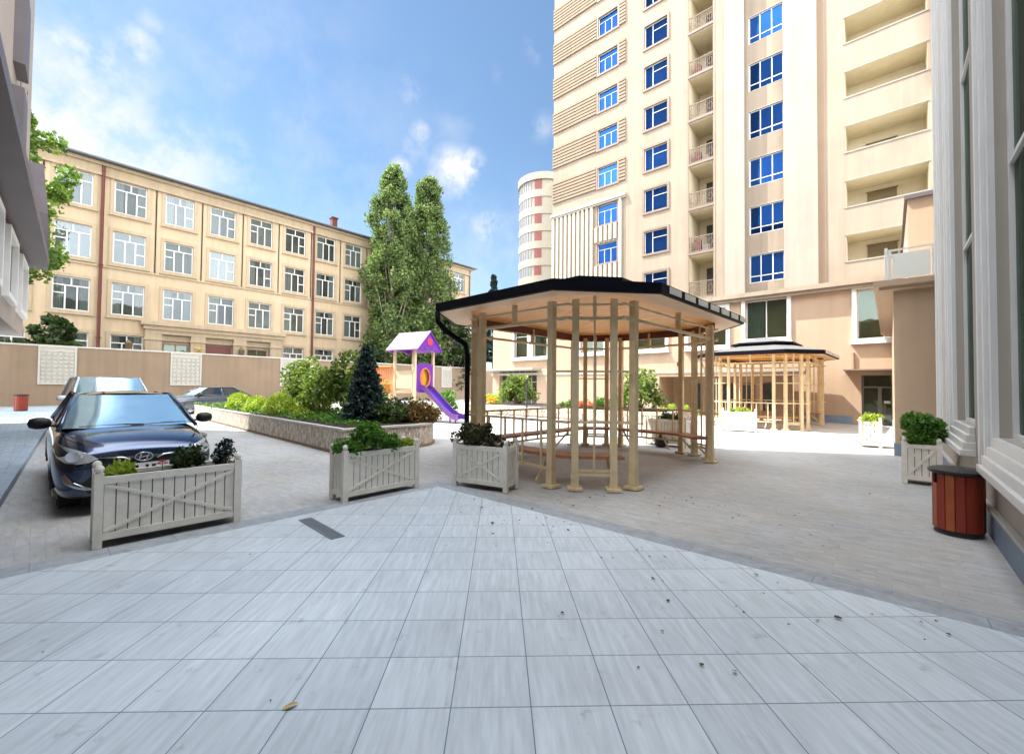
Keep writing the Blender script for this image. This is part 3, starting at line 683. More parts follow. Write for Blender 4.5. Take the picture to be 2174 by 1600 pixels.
# ------------------------------------------------------------------ perimeter wall with carved screens
pw = thing('perimeter_wall', 'high brown perimeter wall with carved white screens in front of the ochre school', 'wall', (-41, 0, 0), R(90))
MB().box(-14, 45, 0, .3, 0, 3.98).build('wall_panel', M['wallbrown'], pw)
MB().box(-14, 45, -.06, .36, 3.98, 4.08).build('coping', M['stonecap'], pw)
def screen(x0, x1, z0, z1):
    f = MB(); f.box(x0, x0 + .1, -.08, 0, z0, z1); f.box(x1 - .1, x1, -.08, 0, z0, z1); f.box(x0 + .1, x1 - .1, -.08, 0, z0, z0 + .1); f.box(x0 + .1, x1 - .1, -.08, 0, z1 - .1, z1)
    f.box(x0 + .1, x1 - .1, -.02, 0, z0 + .1, z1 - .1)
    n = 6; dx = (x1 - x0 - .2) / n; m_ = int((z1 - z0 - .2) / dx)
    for i in range(n):
        for j in range(m_):
            cx = x0 + .1 + dx * (i + .5); cz = z0 + .1 + dx * (j + .5)
            r = dx * .55; q = [(cx + r * math.cos(a), -.045, cz + r * math.sin(a)) for a in np.linspace(0, 2 * math.pi, 7)]
            f.tube(q, .018, 4, cap=False)
    return f.build('carved_screen', M['lattice'], pw)
for a, b in ((.05, 1.8), (6.8, 8.75), (14.6, 16.4), (33.0, 34.6)): screen(a, b, 1.5, 4.02)

# ------------------------------------------------------------------ far round tower, striped cream and red
rt_ = thing('round_striped_tower', 'distant round-cornered tower striped in cream and red beside the beige tower', 'tower', (-46.2, 60, 0))
r0 = 4.3
w1 = MB(); w1.lathe([(r0, 0), (r0, 37.2)], 32)
w1.build('wall', M['bandcream'], rt_, auto=40)
for k in range(12):
    z = 1.6 + 2.95 * k
    MB().lathe([(r0 + .15, z), (r0 + .15, z + 1.25)], 32).build('floor_band', M['bandcream'], rt_, auto=40)
    g_ = MB(); n = 10
    for i in range(n):
        a0 = R(205 + 75 * i / n); a1 = R(205 + 75 * (i + 1) / n - 1.6)
        c0, s0, c1, s1 = math.cos(a0), math.sin(a0), math.cos(a1), math.sin(a1); rr = r0 + .08
        g_.quad((c0 * rr, s0 * rr, z + 1.25), (c1 * rr, s1 * rr, z + 1.25), (c1 * rr, s1 * rr, z + 2.95), (c0 * rr, s0 * rr, z + 2.95))
    g_.build('window_band', M['midgrey'], rt_)
    h_ = MB()
    for i in range(4):
        a0 = R(287 + 4 * i); a1 = R(287 + 4 * (i + 1)); c0, s0, c1, s1 = math.cos(a0), math.sin(a0), math.cos(a1), math.sin(a1); rr = r0 + .1
        h_.quad((c0 * rr, s0 * rr, z + 1.25), (c1 * rr, s1 * rr, z + 1.25), (c1 * rr, s1 * rr, z + 2.95), (c0 * rr, s0 * rr, z + 2.95))
    h_.build('red_panel', M['redbrick'], rt_)
MB().lathe([(r0 + .35, 37.0), (r0 + .35, 38.2)], 32).build('parapet', M['bandcream'], rt_, auto=40)
MB().box(2.5, 12, -2.5, 8, 0, 36).build('side_wing', M['bandcream'], rt_)

# ------------------------------------------------------------------ gazebos
def octa(hx, hy, cx, cy): return [(-cx, -hy), (cx, -hy), (hx, -cy), (hx, cy), (cx, hy), (-cx, hy), (-hx, cy), (-hx, -cy)]
def gazebo(loc, label):
    t = thing('gazebo', label, 'gazebo', loc, 0, 'octagonal gazebos in the court')
    V = octa(1.84, 2.59, 1.05, 1.95)
    post = MB().box(-.053, .053, -.053, .053, .05, 3.0).box(-.060, .060, -.060, .060, .045, .24).box(-.115, .115, -.115, .115, .003, .045).mesh('gazebo_post', M['wood'])
    for i in range(8):
        a = Vector(V[i]); b = Vector(V[(i + 1) % 8]); d = (b - a).normalized(); Lg = (b - a).length
        for s_ in (.21, Lg - .21):
            p_ = a + d * s_
            o = bpy.data.objects.new('post', post); COL.objects.link(o); o.parent = t; o.location = (p_.x, p_.y, 0); o.rotation_euler = (0, 0, math.atan2(d.y, d.x))
        def at(s_, z): q = a + d * s_; return (q.x, q.y, z)
        n_ = Vector((d.y, -d.x)) * .0
        ra = MB()
        e0, e1 = -.14, Lg + .14
        ra.bar(at(e0, 2.70), at(e1, 2.70), .05, .05); ra.bar(at(e0, 2.92), at(e1, 2.92), .03, .03)
        for u in ((.5,) if i % 2 == 0 or True else ()):
            ra.bar(at(Lg * u, 2.72), at(Lg * u, 3.05), .09, .05, up=(d.x, d.y, 0))
        ra.bar(at(e0, 1.86), at(.27, 1.86), .022, .03); ra.bar(at(Lg - .27, 1.86), at(e1, 1.86), .022, .03)
        if i % 2 == 1:
            ra.bar(at(.2, 1.86), at(Lg - .2, 1.86), .022, .03); ra.bar(at(.2, .24), at(Lg - .2, .24), .04, .05)
            ra.bar(at(Lg / 2, .26), at(Lg / 2, 2.7), .03, .03, up=(d.x, d.y, 0))
        if i != 2:
            ra.bar(at(e0, 1.06), at(e1, 1.06), .035, .04); ra.bar(at(.2, .30), at(Lg - .2, .30), .03, .04)
            nb = max(2, round(Lg / .45))
            for k in range(1, nb):
                if abs(k * Lg / nb - Lg / 2) > .08 or i % 2 == 0: ra.bar(at(k * Lg / nb, .3), at(k * Lg / nb, 1.05), .03, .03, up=(d.x, d.y, 0))
        ra.build('side_rails', M['wood'], t)
        if i not in (2,):
            nn = Vector((-d.y, d.x)); A0 = a + d * .02 + nn * .05; B0 = b - d * .02 + nn * .05; A1 = a + nn * .45 + d * .12; B1 = b + nn * .45 - d * .12
            se = MB().prism([(A0.x, A0.y), (B0.x, B0.y), (B1.x, B1.y), (A1.x, A1.y)], .47, .52)
            se = se.build('bench_seat', M['seat'], t)
            for u in (.25, .75):
                q0 = a + d * (Lg * u); q1 = q0 + nn * .40
                MB().bar((q0.x, q0.y, .06), (q1.x, q1.y, .46), .035, .035).build('seat_brace', M['wood'], se)
    E0 = octa(2.43, 3.28, 1.385, 2.02)
    def at8(poly, z): return [(x, y, z) for x, y in poly]
    def loft(mb, A, za, B, zb, m=0):
        for i in range(8):
            j = (i + 1) % 8
            mb.quad((*A[i], za), (*A[j], za), (*B[j], zb), (*B[i], zb), m)
    E1 = [(x * .42, y * .42) for x, y in E0]
    rf = MB(); loft(rf, E0, 3.155, E1, 3.53); rf.build('roof', M['shingle'], t)
    Ei = [(x * .985, y * .985) for x, y in E0]
    fa = MB(); loft(fa, E0, 3.0, E0, 3.155); loft(fa, Ei, 2.99, E0, 3.0)
    fa = fa.build('gutter', M['fascia'], t)
    # eaves: pale boards outside the posts, orange wood inside
    I0 = [(x * .985, y * .985) for x, y in E0]; I1 = octa(1.93, 2.68, 1.08, 1.98); I2 = [(x * .38, y * .38) for x, y in I1]
    so = MB(); loft(so, I0, 3.005, I1, 3.06); so.build('soffit', M['soffit'], t)
    ce = MB(); loft(ce, I1, 3.06, I2, 3.40); ce.add(at8(I2, 3.40), [tuple(range(8))]); ce.build('ceiling', M['ceil'], t)
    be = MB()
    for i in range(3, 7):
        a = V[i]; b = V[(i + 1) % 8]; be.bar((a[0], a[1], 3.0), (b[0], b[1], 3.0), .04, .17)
    be.build('rim_shade', M['doorred'], t)  # dark bars stand in for the shaded far rim of the ceiling
    U0 = [(x * 1.02, y * 1.02) for x, y in E1]; C0 = [(x * .50, y * .50) for x, y in E0]
    cu = MB(); loft(cu, [(x * .8, y * .8) for x, y in E1], 3.48, [(x * .8, y * .8) for x, y in E1], 3.60); loft(cu, C0, 3.57, C0, 3.64, 1); loft(cu, [(x * .7, y * .7) for x, y in E1], 3.58, C0, 3.57, 1)
    top = [(x * .10, y * .25) for x, y in E0]
    loft(cu, C0, 3.64, top, 3.90); cu.add(at8(top, 3.90), [tuple(range(8))])
    cu.build('cupola', [M['shingle'], M['fascia']], t)
    # light strips on the +x gutter
    gp = MB()
    y = -1.75
    while y < 1.9:
        gp.box(2.432, 2.445, y, y + .42, 3.035, 3.135); y += .58
    gp.build('gutter_plate', M['frost'], fa)
    # hanging hook under the ceiling, downpipe at the front-left eaves corner
    MB().tube([(0, 0, 3.40), (0, 0, 3.1)], .012, 6).tube([(-.14, 0, 3.1), (.14, 0, 3.12)], .014, 6).build('ceiling_hook', M['darkmetal'], t)
    e = E0[0]; v = V[0]
    MB().tube([(e[0] + .02, e[1] + .02, 3.0), (e[0] + .03, e[1] + .03, 2.82), (e[0] * .93, e[1] * .955, 2.66), (v[0] - .10, v[1] - .16, 2.42), (v[0] - .08, v[1] - .12, 2.2), (v[0] - .08, v[1] - .12, .12)], .05, 10).build('downpipe', M['fascia'], t, smooth=True)
    return t
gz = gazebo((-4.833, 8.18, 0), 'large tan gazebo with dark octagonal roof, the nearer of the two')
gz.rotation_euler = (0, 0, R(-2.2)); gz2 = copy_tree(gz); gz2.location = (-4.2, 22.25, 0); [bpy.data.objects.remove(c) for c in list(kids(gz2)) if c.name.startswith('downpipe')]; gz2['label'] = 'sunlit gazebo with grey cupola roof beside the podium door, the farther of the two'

# ------------------------------------------------------------------ planters
def planter(loc, rz, w, d, h, label, group='white cross-braced planter boxes'):
    t = thing('planter_box', label, 'planter', loc, rz, group)
    po = MB().box(-.035, .035, -.035, .035, 0, h - .02).lathe([(.02, 0), (.036, .02), (.038, .045), (.025, .07), (.006, .08)], 10, (0, 0, h - .02)).mesh('planter_post', M['planter'])
    for sx in (-1, 1):
        for sy in (-1, 1):
            o = bpy.data.objects.new('corner_post', po); COL.objects.link(o); o.parent = t; o.location = (sx * (w / 2 - .035), sy * (d / 2 - .035), 0)
    for rz2, L_, off in ((0, w, d), (math.pi, w, d), (math.pi / 2, d, w), (-math.pi / 2, d, w)):
        b = MB(); a0 = -L_ / 2 + .07; a1 = L_ / 2 - .07; y = -off / 2 + .02
        n = max(3, round((a1 - a0) / .095)); st = (a1 - a0) / n
        for i in range(n):
            b.box(a0 + i * st + .005, a0 + (i + 1) * st - .005, y + .008, y + .022, .13, h - .12)
        b.box(a0, a1, y + .016, y + .03, .12, h - .1, 1)
        b.box(a0, a1, y - .006, y + .03, .07, .14); b.box(a0, a1, y - .006, y + .03, h - .13, h - .06)
        if L_ > .45:
            b.bar((a0 + .01, y + .001, .15), (a1 - .01, y + .001, h - .14), .032, .016, up=(0, 1, 0)); b.bar((a0 + .01, y + .003, h - .14), (a1 - .01, y + .003, .15), .030, .012, up=(0, 1, 0))
        M_ = Matrix.Rotation(rz2, 4, 'Z'); b.xf(M_)
        b.build('side_panel', [M['planter'], M['plantergap']], t)
    MB().box(-w / 2 + .05, w / 2 - .05, -d / 2 + .05, d / 2 - .05, h - .16, h - .12).build('soil', M['soil'], t)
    return t
planter((-5.92, 1.02, 0), R(90 - 1.5), 1.24, .42, .745, 'white planter box with a red flower in front of the dark blue car')
planter((-5.76, 3.43, 0), R(90), 1.24, .42, .73, 'white planter box full of green shrubs in front of the raised flower bed')
planter((-4.87, 4.84, 0), R(14), 1.0, .40, .73, 'white planter box with purplish shrubs at the near corner of the large gazebo')
planter((-4.72, 11.95, 0), R(-4), 1.25, .42, .80, 'planter box behind the large gazebo, a black bag beside it')
planter((-4.35, 18.05, 0), R(10), 1.2, .42, .80, 'bright sunlit planter box at the left corner of the far gazebo')
planter((.40, 10.35, 0), 0, .50, .50, .74, 'square planter with a bushy green shrub against the right wall')
planter((-.42, 15.95, 0), 0, .50, .50, .78, 'square white sunlit planter with yellow-green shrub near the entrance door')

# ------------------------------------------------------------------ litter bins
def bin_(loc, s, label, rz=0):
    t = thing('litter_bin', label, 'litter bin', loc, rz, 'round wooden litter bins')
    sl = MB(); n = 16; r = .215 * s
    for i in range(n):
        a = 2 * math.pi * i / n; z1 = .70 * s
        c_, s_ = math.cos(a), math.sin(a); hw = math.pi * r / n * .93
        z0 = .05 * s
        m_ = 1 if i in (9, 11) else 0
        if i == 9: z1 = .58 * s
        Mx = Matrix.Rotation(a, 4, 'Z'); b0 = len(sl.v); sl.box(r - .02, r + .006, -hw, hw, z0, z1, m_)
        sl.xf(Mx, b0)
    sl.build('slat', [M['binwood'], M['binwood2']], t, bevel=.003)
    MB().lathe([(r - .03, .03 * s), (r - .022, .70 * s)], 24).build('liner', M['black'], t)
    MB().lathe([(r - .0, 0), (r - .01, .05 * s)], 24).build('base', M['black'], t)
    MB().lathe([(r + .02, .70 * s), (r + .045, .715 * s), (r + .045, .745 * s), (r + .01, .765 * s), (.02, .775 * s)], 28).build('lid', M['black'], t, auto=30)
    return t
bin_((.57, 7.0, 0), .95, 'red slatted litter bin with black lid beside the white window sill')
bin_((-34.3, -.5, .1), 1.15, 'small distant orange-red bin at the foot of the brown perimeter wall')
bg = MB().lathe([(.10, 0), (.17, .06), (.18, .16), (.13, .26), (.05, .31), (.07, .35), (.03, .38)], 12, (0, 0, 0), sx=1.05, sy=.85).build('rubbish_bag', M['blackbag'], smooth=True, loc=(-4.72, 11.5, 0)); tag(bg, 'black rubbish bag on the paving by the planter behind the large gazebo', 'bag')
dg = MB().box(-.45, .45, -.075, .075, 0, .006)
for i in range(22): dg.box(-.43 + i * .04, -.41 + i * .04, -.06, .06, .006, .009)
dg = dg.build('drain_grate', M['grate'], loc=(-4.78, 2.16, .005), rotz=R(-2)); tag(dg, 'narrow steel drain grate set in the pale tiles', 'drain')

# ------------------------------------------------------------------ raised beds
def stone_bed_mat():
    m = bpy.data.materials.new('rubble_stone'); m.use_nodes = True; nt = m.node_tree; N = nt.nodes; L = nt.links; b = N['Principled BSDF']
    tc = N.new('ShaderNodeTexCoord'); mp = N.new('ShaderNodeMapping'); mp.inputs['Scale'].default_value = (1, 1, .55); L.new(tc.outputs['Object'], mp.inputs['Vector'])
    v = N.new('ShaderNodeTexVoronoi'); v.inputs['Scale'].default_value = 17; L.new(mp.outputs['Vector'], v.inputs['Vector'])
    v2 = N.new('ShaderNodeTexVoronoi'); v2.feature = 'DISTANCE_TO_EDGE'; v2.inputs['Scale'].default_value = 17; L.new(mp.outputs['Vector'], v2.inputs['Vector'])
    cr = N.new('ShaderNodeValToRGB'); cr.color_ramp.elements[0].color = (.36, .30, .24, 1); cr.color_ramp.elements[1].color = (.68, .63, .56, 1)
    e = cr.color_ramp.elements.new(.5); e.color = (.54, .46, .38, 1)
    sp = N.new('ShaderNodeSeparateColor'); L.new(v.outputs['Color'], sp.inputs['Color']); L.new(sp.outputs['Red'], cr.inputs['Fac'])
    mr = N.new('ShaderNodeMapRange'); mr.inputs['From Max'].default_value = .07; mr.inputs['To Min'].default_value = .45; L.new(v2.outputs['Distance'], mr.inputs['Value'])
    vm = N.new('ShaderNodeVectorMath'); vm.operation = 'SCALE'; L.new(cr.outputs['Color'], vm.inputs[0]); L.new(mr.outputs['Result'], vm.inputs['Scale']); L.new(vm.outputs['Vector'], b.inputs['Base Color'])
    bp = N.new('ShaderNodeBump'); bp.inputs['Strength'].default_value = .6; bp.inputs['Distance'].default_value = .02; L.new(mr.outputs['Result'], bp.inputs['Height']); L.new(bp.outputs['Normal'], b.inputs['Normal'])
    b.inputs['Roughness'].default_value = .9
    return m
M['rubble'] = stone_bed_mat()
def bed(name, poly_, h, label):
    t = thing(name, label, 'flower bed', (poly_[0][0], poly_[0][1], 0))
    ox, oy = poly_[0]; P_ = [Vector((x - ox, y - oy)) for x, y in poly_]
    c_ = sum(P_, Vector((0, 0))) / len(P_)
    def inset(k): return [tuple(p + (c_ - p).normalized() * k * 1.25) for p in P_]
    MB().prism([tuple(p) for p in P_], 0, h - .05).build('stone_wall', M['rubble'], t)
    MB().prism(inset(-.03), h - .05, h, top=True).build('coping', M['stonecap'], t, bevel=.008)
    MB().prism(inset(.14), h - .02, h + .012, bottom=False).build('soil', M['soil'], t)
    MB().prism(inset(-.045), 0, .06, top=True).build('footing', M['wallbrown'], t)
    return t
def arc(cx, cy, r, a0, a1, n): return [(cx + r * math.cos(R(a0 + (a1 - a0) * i / n)), cy + r * math.sin(R(a0 + (a1 - a0) * i / n))) for i in range(n + 1)]
bed('flower_bed', [(-25.2, 5.15), (-9.45, 4.75)] + arc(-10.6, 6.6, 1.3, -20, 90, 8) + [(-25.2, 9.2)], .60, 'long raised stone bed full of shrubs behind the parked cars')
bed('flower_bed', [(-19.8, 18.1), (-8.2, 17.9), (-7.4, 18.5), (-7.4, 21.8), (-19.8, 21.8)], .55, 'sunlit stone bed with bushes in front of the podium building')

# ------------------------------------------------------------------ playground tower
ps = thing('playground_tower', 'purple and orange playground tower with gabled roof and blue slide', 'playground equipment', (-16.75, 11.85, 0), R(12))
H_ = .62
def ppost(x, y, z): MB().box(x - .055, x + .055, y - .055, y + .055, 0, z).build('post', M['cream'], ps, bevel=.01)
for x in (-H_, H_):
    for y in (-H_, H_): ppost(x, y, 3.35)
for x in (-H_ - 1.55,):
    for y in (-H_, H_): ppost(x, y, 2.55)
MB().box(-H_, H_, -H_, H_, 1.38, 1.46).box(-H_ - 1.55, -H_, -H_, H_, 1.25, 1.33).build('platform', M['cream'], ps)
# gable faces the slide side (+x); ridge runs along x
e_ = .86; L0 = -.98; L1 = .98
r1 = MB().add([(L0, -e_, 3.22), (L1, -e_, 3.22), (L1, 0, 4.08), (L0, 0, 4.08), (L0, -e_, 3.28), (L1, -e_, 3.28), (L1, 0, 4.15), (L0, 0, 4.15)], [(3, 2, 1, 0), (4, 5, 6, 7), (0, 1, 5, 4), (1, 2, 6, 5), (2, 3, 7, 6), (3, 0, 4, 7)])
r1.build('roof_panel', M['lilac'], ps)
r2 = MB().add([(L0, e_, 3.22), (L1, e_, 3.22), (L1, 0, 4.081), (L0, 0, 4.081), (L0, e_, 3.28), (L1, e_, 3.28), (L1, 0, 4.151), (L0, 0, 4.151)], [(0, 1, 2, 3), (7, 6, 5, 4), (4, 5, 1, 0), (5, 6, 2, 1), (6, 7, 3, 2), (7, 4, 0, 3)])
r2.build('roof_panel', M['purple'], ps)
for xx in (L1 - .10, L0 + .05):
    ga = MB(); q = [(-.84, 3.24), (0, 4.06), (.84, 3.24), (.5, 3.15), (.25, 3.26), (-.25, 3.26), (-.5, 3.15)]
    b0 = [(xx, y, z) for y, z in q]; b1 = [(xx + .05, y, z) for y, z in q]; n = len(q)
    ga.add(b0 + b1, [tuple(range(n)), tuple(reversed(range(n, 2 * n)))] + [(i, (i + 1) % n, n + (i + 1) % n, n + i) for i in range(n)])
    gg = ga.build('gable', M['purple'], ps)
    MB().tube([(xx + .055, 0, 3.66), (xx + .075, 0, 3.66)], .17, 20).build('rosette', M['redp'], gg)
    MB().bar((xx + .06, -.35, 3.34), (xx + .06, .35, 3.34), .03, .05, up=(1, 0, 0)).build('gable_trim', M['lilac'], gg)
# purple panel with a round opening towards the slide
fp = MB(); n = 24; cz = 2.0
ringp = [(.31 * math.cos(2 * math.pi * i / n), cz + .42 * math.sin(2 * math.pi * i / n)) for i in range(n)]
def outer(i):
    a = 2 * math.pi * i / n; c_, s_ = math.cos(a), math.sin(a); k = min(.56 / max(abs(c_), 1e-6), (.68 if s_ < 0 else .66) / max(abs(s_), 1e-6)); return (k * c_, cz + k * s_)
for i in range(n):
    j = (i + 1) % n; a, b = ringp[i], ringp[j]; A, B = outer(i), outer(j)
    for xx in (H_ + .0, H_ + .06): fp.quad((xx, *a), (xx, *b), (xx, *B), (xx, *A))
    fp.quad((H_, *a), (H_ + .06, *a), (H_ + .06, *b), (H_, *b)); fp.quad((H_, *A), (H_, *B), (H_ + .06, *B), (H_ + .06, *A))
fp.build('arch_panel', M['purple'], ps)
oo = MB().tube([(H_ + .07, y, z) for y, z in [(.32 * math.cos(a), cz + .43 * math.sin(a)) for a in np.linspace(0, 2 * math.pi, 25)]], .035, 6, cap=False); oo.build('arch_ring', M['orangep'], ps)
MB().box(.50, .53, -.5, .0, 1.47, 2.5).build('inner_panel', M['orangep'], ps)
MB().box(.50, .53, .0, .5, 1.47, 2.5).build('inner_panel', M['yellowp'], ps)
# side: cream slats with orange frame, crawl basket
sp_ = MB()
for i in range(9): sp_.box(-H_ - 1.42 + i * .155, -H_ - 1.30 + i * .155, -H_ - .03, -H_, 1.33, 2.45)
sp_.build('slat_panel', M['peach'], ps)
MB().tube([(-H_ - 1.3, -H_ - .08, 1.45), (-H_ - 1.3, -H_ - .08, 2.3), (-H_ - 1.1, -H_ - .08, 2.5), (-H_ - .1, -H_ - .08, 2.5)], .06, 8).build('hand_rail', M['orangep'], ps)
MB().box(-H_ - 1.0, -H_ - .18, -H_ - .42, -H_ - .08, 1.24, 1.72).build('crawl_basket', M['redor'], ps, bevel=.05)
MB().box(H_ - .05, H_ + .0, -.5, .5, 2.5, 2.56).box(-.5, .5, -H_ - .03, -H_ + .02, 1.5, 2.3).build('guard_panel', M['cream'], ps)
# slide: bed and side walls curving down
sl = MB(); pts = [(H_ + .05, 1.50), (H_ + .3, 1.42), (H_ + .9, .92), (H_ + 1.5, .42), (H_ + 1.85, .22), (H_ + 2.2, .18)]
for (x0, z0), (x1, z1) in zip(pts, pts[1:]):
    sl.quad((x0, -.24, z0), (x1, -.24, z1), (x1, .24, z1), (x0, .24, z0), 0)
    for s_ in (-.24, .24):
        o_ = .05 if s_ > 0 else -.05
        sl.quad((x0, s_, z0), (x1, s_, z1), (x1, s_, z1 + .2), (x0, s_, z0 + .2), 1); sl.quad((x0, s_ + o_, z0 - .05), (x1, s_ + o_, z1 - .05), (x1, s_ + o_, z1 + .2), (x0, s_ + o_, z0 + .2), 1)
        sl.quad((x0, s_, z0 + .2), (x1, s_, z1 + .2), (x1, s_ + o_, z1 + .2), (x0, s_ + o_, z0 + .2), 1)
sl.build('slide', [M['violet'], M['lilac']], ps)
MB().bar((H_ + 1.7, -.2, 0), (H_ + 1.7, -.2, .25), .05, .05).bar((H_ + 1.7, .2, 0), (H_ + 1.7, .2, .25), .05, .05).build('slide_foot', M['purple'], ps)

# ------------------------------------------------------------------ railings, bollards, benches beyond the gazebo
def railing(p, q, label, n=None, name='garden_railing'):
    p = Vector((*p, 0)); q = Vector((*q, 0)); L_ = (q - p).length
    t = thing(name, label, 'railing', p, math.atan2((q - p).y, (q - p).x), 'low garden railings')
    fr = MB(); fr.bar((0, 0, .62), (L_, 0, .62), .04, .04); fr.bar((0, 0, .12), (L_, 0, .12), .03, .03)
    k = max(2, round(L_ / 1.2))
    for i in range(k + 1): fr.bar((L_ * i / k, 0, 0), (L_ * i / k, 0, .64), .04, .04, up=(1, 0, 0))
    fr.build('rail_frame', M['wood'], t)
    sc2 = MB()
    for i in range(k):
        cx = L_ * (i + .5) / k
        sc2.tube([(cx + .16 * math.cos(a), 0, .37 + .16 * math.sin(a)) for a in np.linspace(0, 2 * math.pi, 13)], .012, 5, cap=False)
        for s_ in (-1, 1): sc2.tube([(cx + s_ * .2, 0, .14), (cx + s_ * .34, 0, .3), (cx + s_ * .34, 0, .48), (cx + s_ * .2, 0, .6)], .011, 5)
    sc2.build('scroll_infill', M['darkmetal'], t)
railing((-14.5, 15.0), (-9.4, 15.4), 'low scrolled railing along the sunny court behind the large gazebo')
railing((-8.6, 15.4), (-6.2, 15.6), 'short railing beside the sunlit bed behind the large gazebo')
def bollard(loc, h, label):
    t = thing('lamp_bollard', label, 'bollard lamp', loc, 0, 'dark bollard lamps')
    MB().lathe([(.06, 0), (.05, .05), (.045, h - .3)], 12).build('pole', M['darkmetal'], t)
    MB().lathe([(.045, h - .3), (.055, h - .28), (.055, h - .08), (.075, h - .07), (.02, h)], 12).build('lamp_head', M['black'], t)
bollard((-14.6, 18.6 - 1.0, 0), 2.1, 'tall dark bollard lamp in front of the sunlit bed')
bollard((-17.0, 16.6, 0), 1.0, 'short dark bollard lamp left of the tall one, near yellow blossom')

# ------------------------------------------------------------------ debris
rnd = random.Random(5)
lv = MB()
for i in range(150):
    if i < 60: X, Y = -2.3 + rnd.gauss(0, .8), 6.0 + rnd.gauss(0, .55)
    elif i < 105: X, Y = rnd.uniform(-4.5, .4), 4.2 - abs(rnd.gauss(0, .45))
    else: X, Y = rnd.uniform(-5, .5), rnd.uniform(0, 12)
    s = rnd.uniform(.006, .02) * (1.5 if i % 7 == 0 else 1); a = rnd.uniform(0, 6.28)
    if X > .7: continue
    q = []
    for k in range(5):
        b = a + k * 1.257; q.append((X + s * math.cos(b) * rnd.uniform(.6, 1.4), Y + s * math.sin(b) * .7, .012 + rnd.uniform(0, s * .8)))
    lv.add(q, [(0, 1, 2, 3, 4)])
lv = lv.build('leaf_litter', mat('dead_leaf', (.09, .06, .035), rough=.9, var=.4, scale=9)); tag(lv, 'small dead leaves and crumbs scattered on the paving', 'leaves', kind='stuff')
lf_ = MB().add([(0, 0, .0), (.02, .008, .008), (.05, .004, .012), (.075, -.006, .004), (.05, -.02, .01), (.02, -.018, .006)], [(0, 1, 2, 3, 4, 5)]).build('fallen_leaf', mat('yellow_leaf', (.45, .33, .10), var=.2, scale=30), loc=(-2.24, .84, .012), rotz=R(80)); tag(lf_, 'single yellow fallen leaf on the pale tiles', 'leaf')
# ------------------------------------------------------------------ foliage
def leaf_obj(name, P, size, m, parent=None, seed=0, elong=1.6, up=None, jit=.4):
    rg = np.random.default_rng(seed); n = len(P); P = np.asarray(P, float)
    d = rg.normal(size=(n, 3))
    if up is not None: d = d * .55 + np.asarray(up)
    d /= np.linalg.norm(d, axis=1, keepdims=True)
    e = rg.normal(size=(n, 3)); w = np.cross(d, e); w /= np.linalg.norm(w, axis=1, keepdims=True)
    nn = np.cross(d, w)
    s = size * (1 + jit * rg.uniform(-1, 1, n))[:, None]
    a = P - d * s * elong * .5; b = P + w * s * .5 + nn * s * .12; c = P + d * s * elong * .5; f = P - w * s * .5 + nn * s * .12
    V = np.stack([a, b, c, f], 1).reshape(-1, 3)
    me = bpy.data.meshes.new(name); me.vertices.add(4 * n); me.vertices.foreach_set('co', V.ravel().astype(np.float32))
    me.loops.add(4 * n); me.loops.foreach_set('vertex_index', np.arange(4 * n, dtype=np.int32))
    me.polygons.add(n); me.polygons.foreach_set('loop_start', np.arange(0, 4 * n, 4, dtype=np.int32)); me.polygons.foreach_set('loop_total', np.full(n, 4, dtype=np.int32))
    me.materials.append(m); me.update(calc_edges=True)
    o = bpy.data.objects.new(name, me); COL.objects.link(o)
    if parent: o.parent = parent
    return o
def clumps(rg, C, rad, per, flat=1.0, shell=.55):
    """leaves around clump centres C (n,3) with radius rad (n,): denser toward each clump's skin"""
    out = []
    for c, r in zip(C, rad):
        v = rg.normal(size=(per, 3)); v /= np.linalg.norm(v, axis=1, keepdims=True)
        q = r * (shell + (1 - shell) * rg.uniform(0, 1, per) ** .7)[:, None] * v; q[:, 2] *= flat
        out.append(c + q)
    return np.concatenate(out)
def tree(loc, label, m, seed, height, prof, nclump, per, size, crad, trunk_r, bark, cat='tree', group=None, limbs=10, name='tree', base=.12, lean=(0, 0), up=None, elong=1.5):
    rg = np.random.default_rng(seed); t = thing(name, label, cat, loc, 0, group)
    C = []; rad = []
    for i in range(nclump):
        h = base + (1 - base) * rg.uniform(0, 1) ** .9
        r = prof(h) * (.25 + .75 * rg.uniform(0, 1) ** .5) * (1 + .18 * math.sin(h * 23 + seed) + rg.normal() * .08)
        a = rg.uniform(0, 2 * math.pi)
        C.append((r * math.cos(a) + lean[0] * h, r * math.sin(a) + lean[1] * h, h * height)); rad.append(crad * (1 - .45 * h) * rg.uniform(.6, 1.3))
    C = np.array(C)
    P_ = clumps(rg, C, rad, per, flat=(1.5 if name == 'poplar_tree' else 1.0), shell=(.08 if name == 'poplar_tree' else .4))
    leaf_obj('crown', P_, size, m, t, seed, up=up, elong=elong)
    b = MB(); top = .93 * height
    pts = [(lean[0] * u + .05 * math.sin(u * 9 + seed), lean[1] * u + .05 * math.cos(u * 7), u * top) for u in np.linspace(0, 1, 9)]
    b.tube(pts, [trunk_r * (1 - .93 * u) + .01 for u in np.linspace(0, 1, 9)], 9)
    for i in range(limbs):
        j = rg.integers(0, len(C)); c = C[j]; u = max(.05, c[2] / height - .18 - .1 * rg.uniform()); s = (lean[0] * u, lean[1] * u, u * top)
        mid = ((s[0] + c[0]) * .45, (s[1] + c[1]) * .45, s[2] + (c[2] - s[2]) * .35)
        b.tube([s, mid, tuple(c)], [trunk_r * .4 * (1 - .7 * u), trunk_r * .25 * (1 - .7 * u), .012], 6)
    b.build('trunk', bark, t, smooth=True)
    return t
def popl(h):
    return float(np.interp(h, [.12, .2, .4, .6, .85, .94, 1.0], [1.5, 2.4, 2.9, 2.75, 2.05, 1.45, .6]))
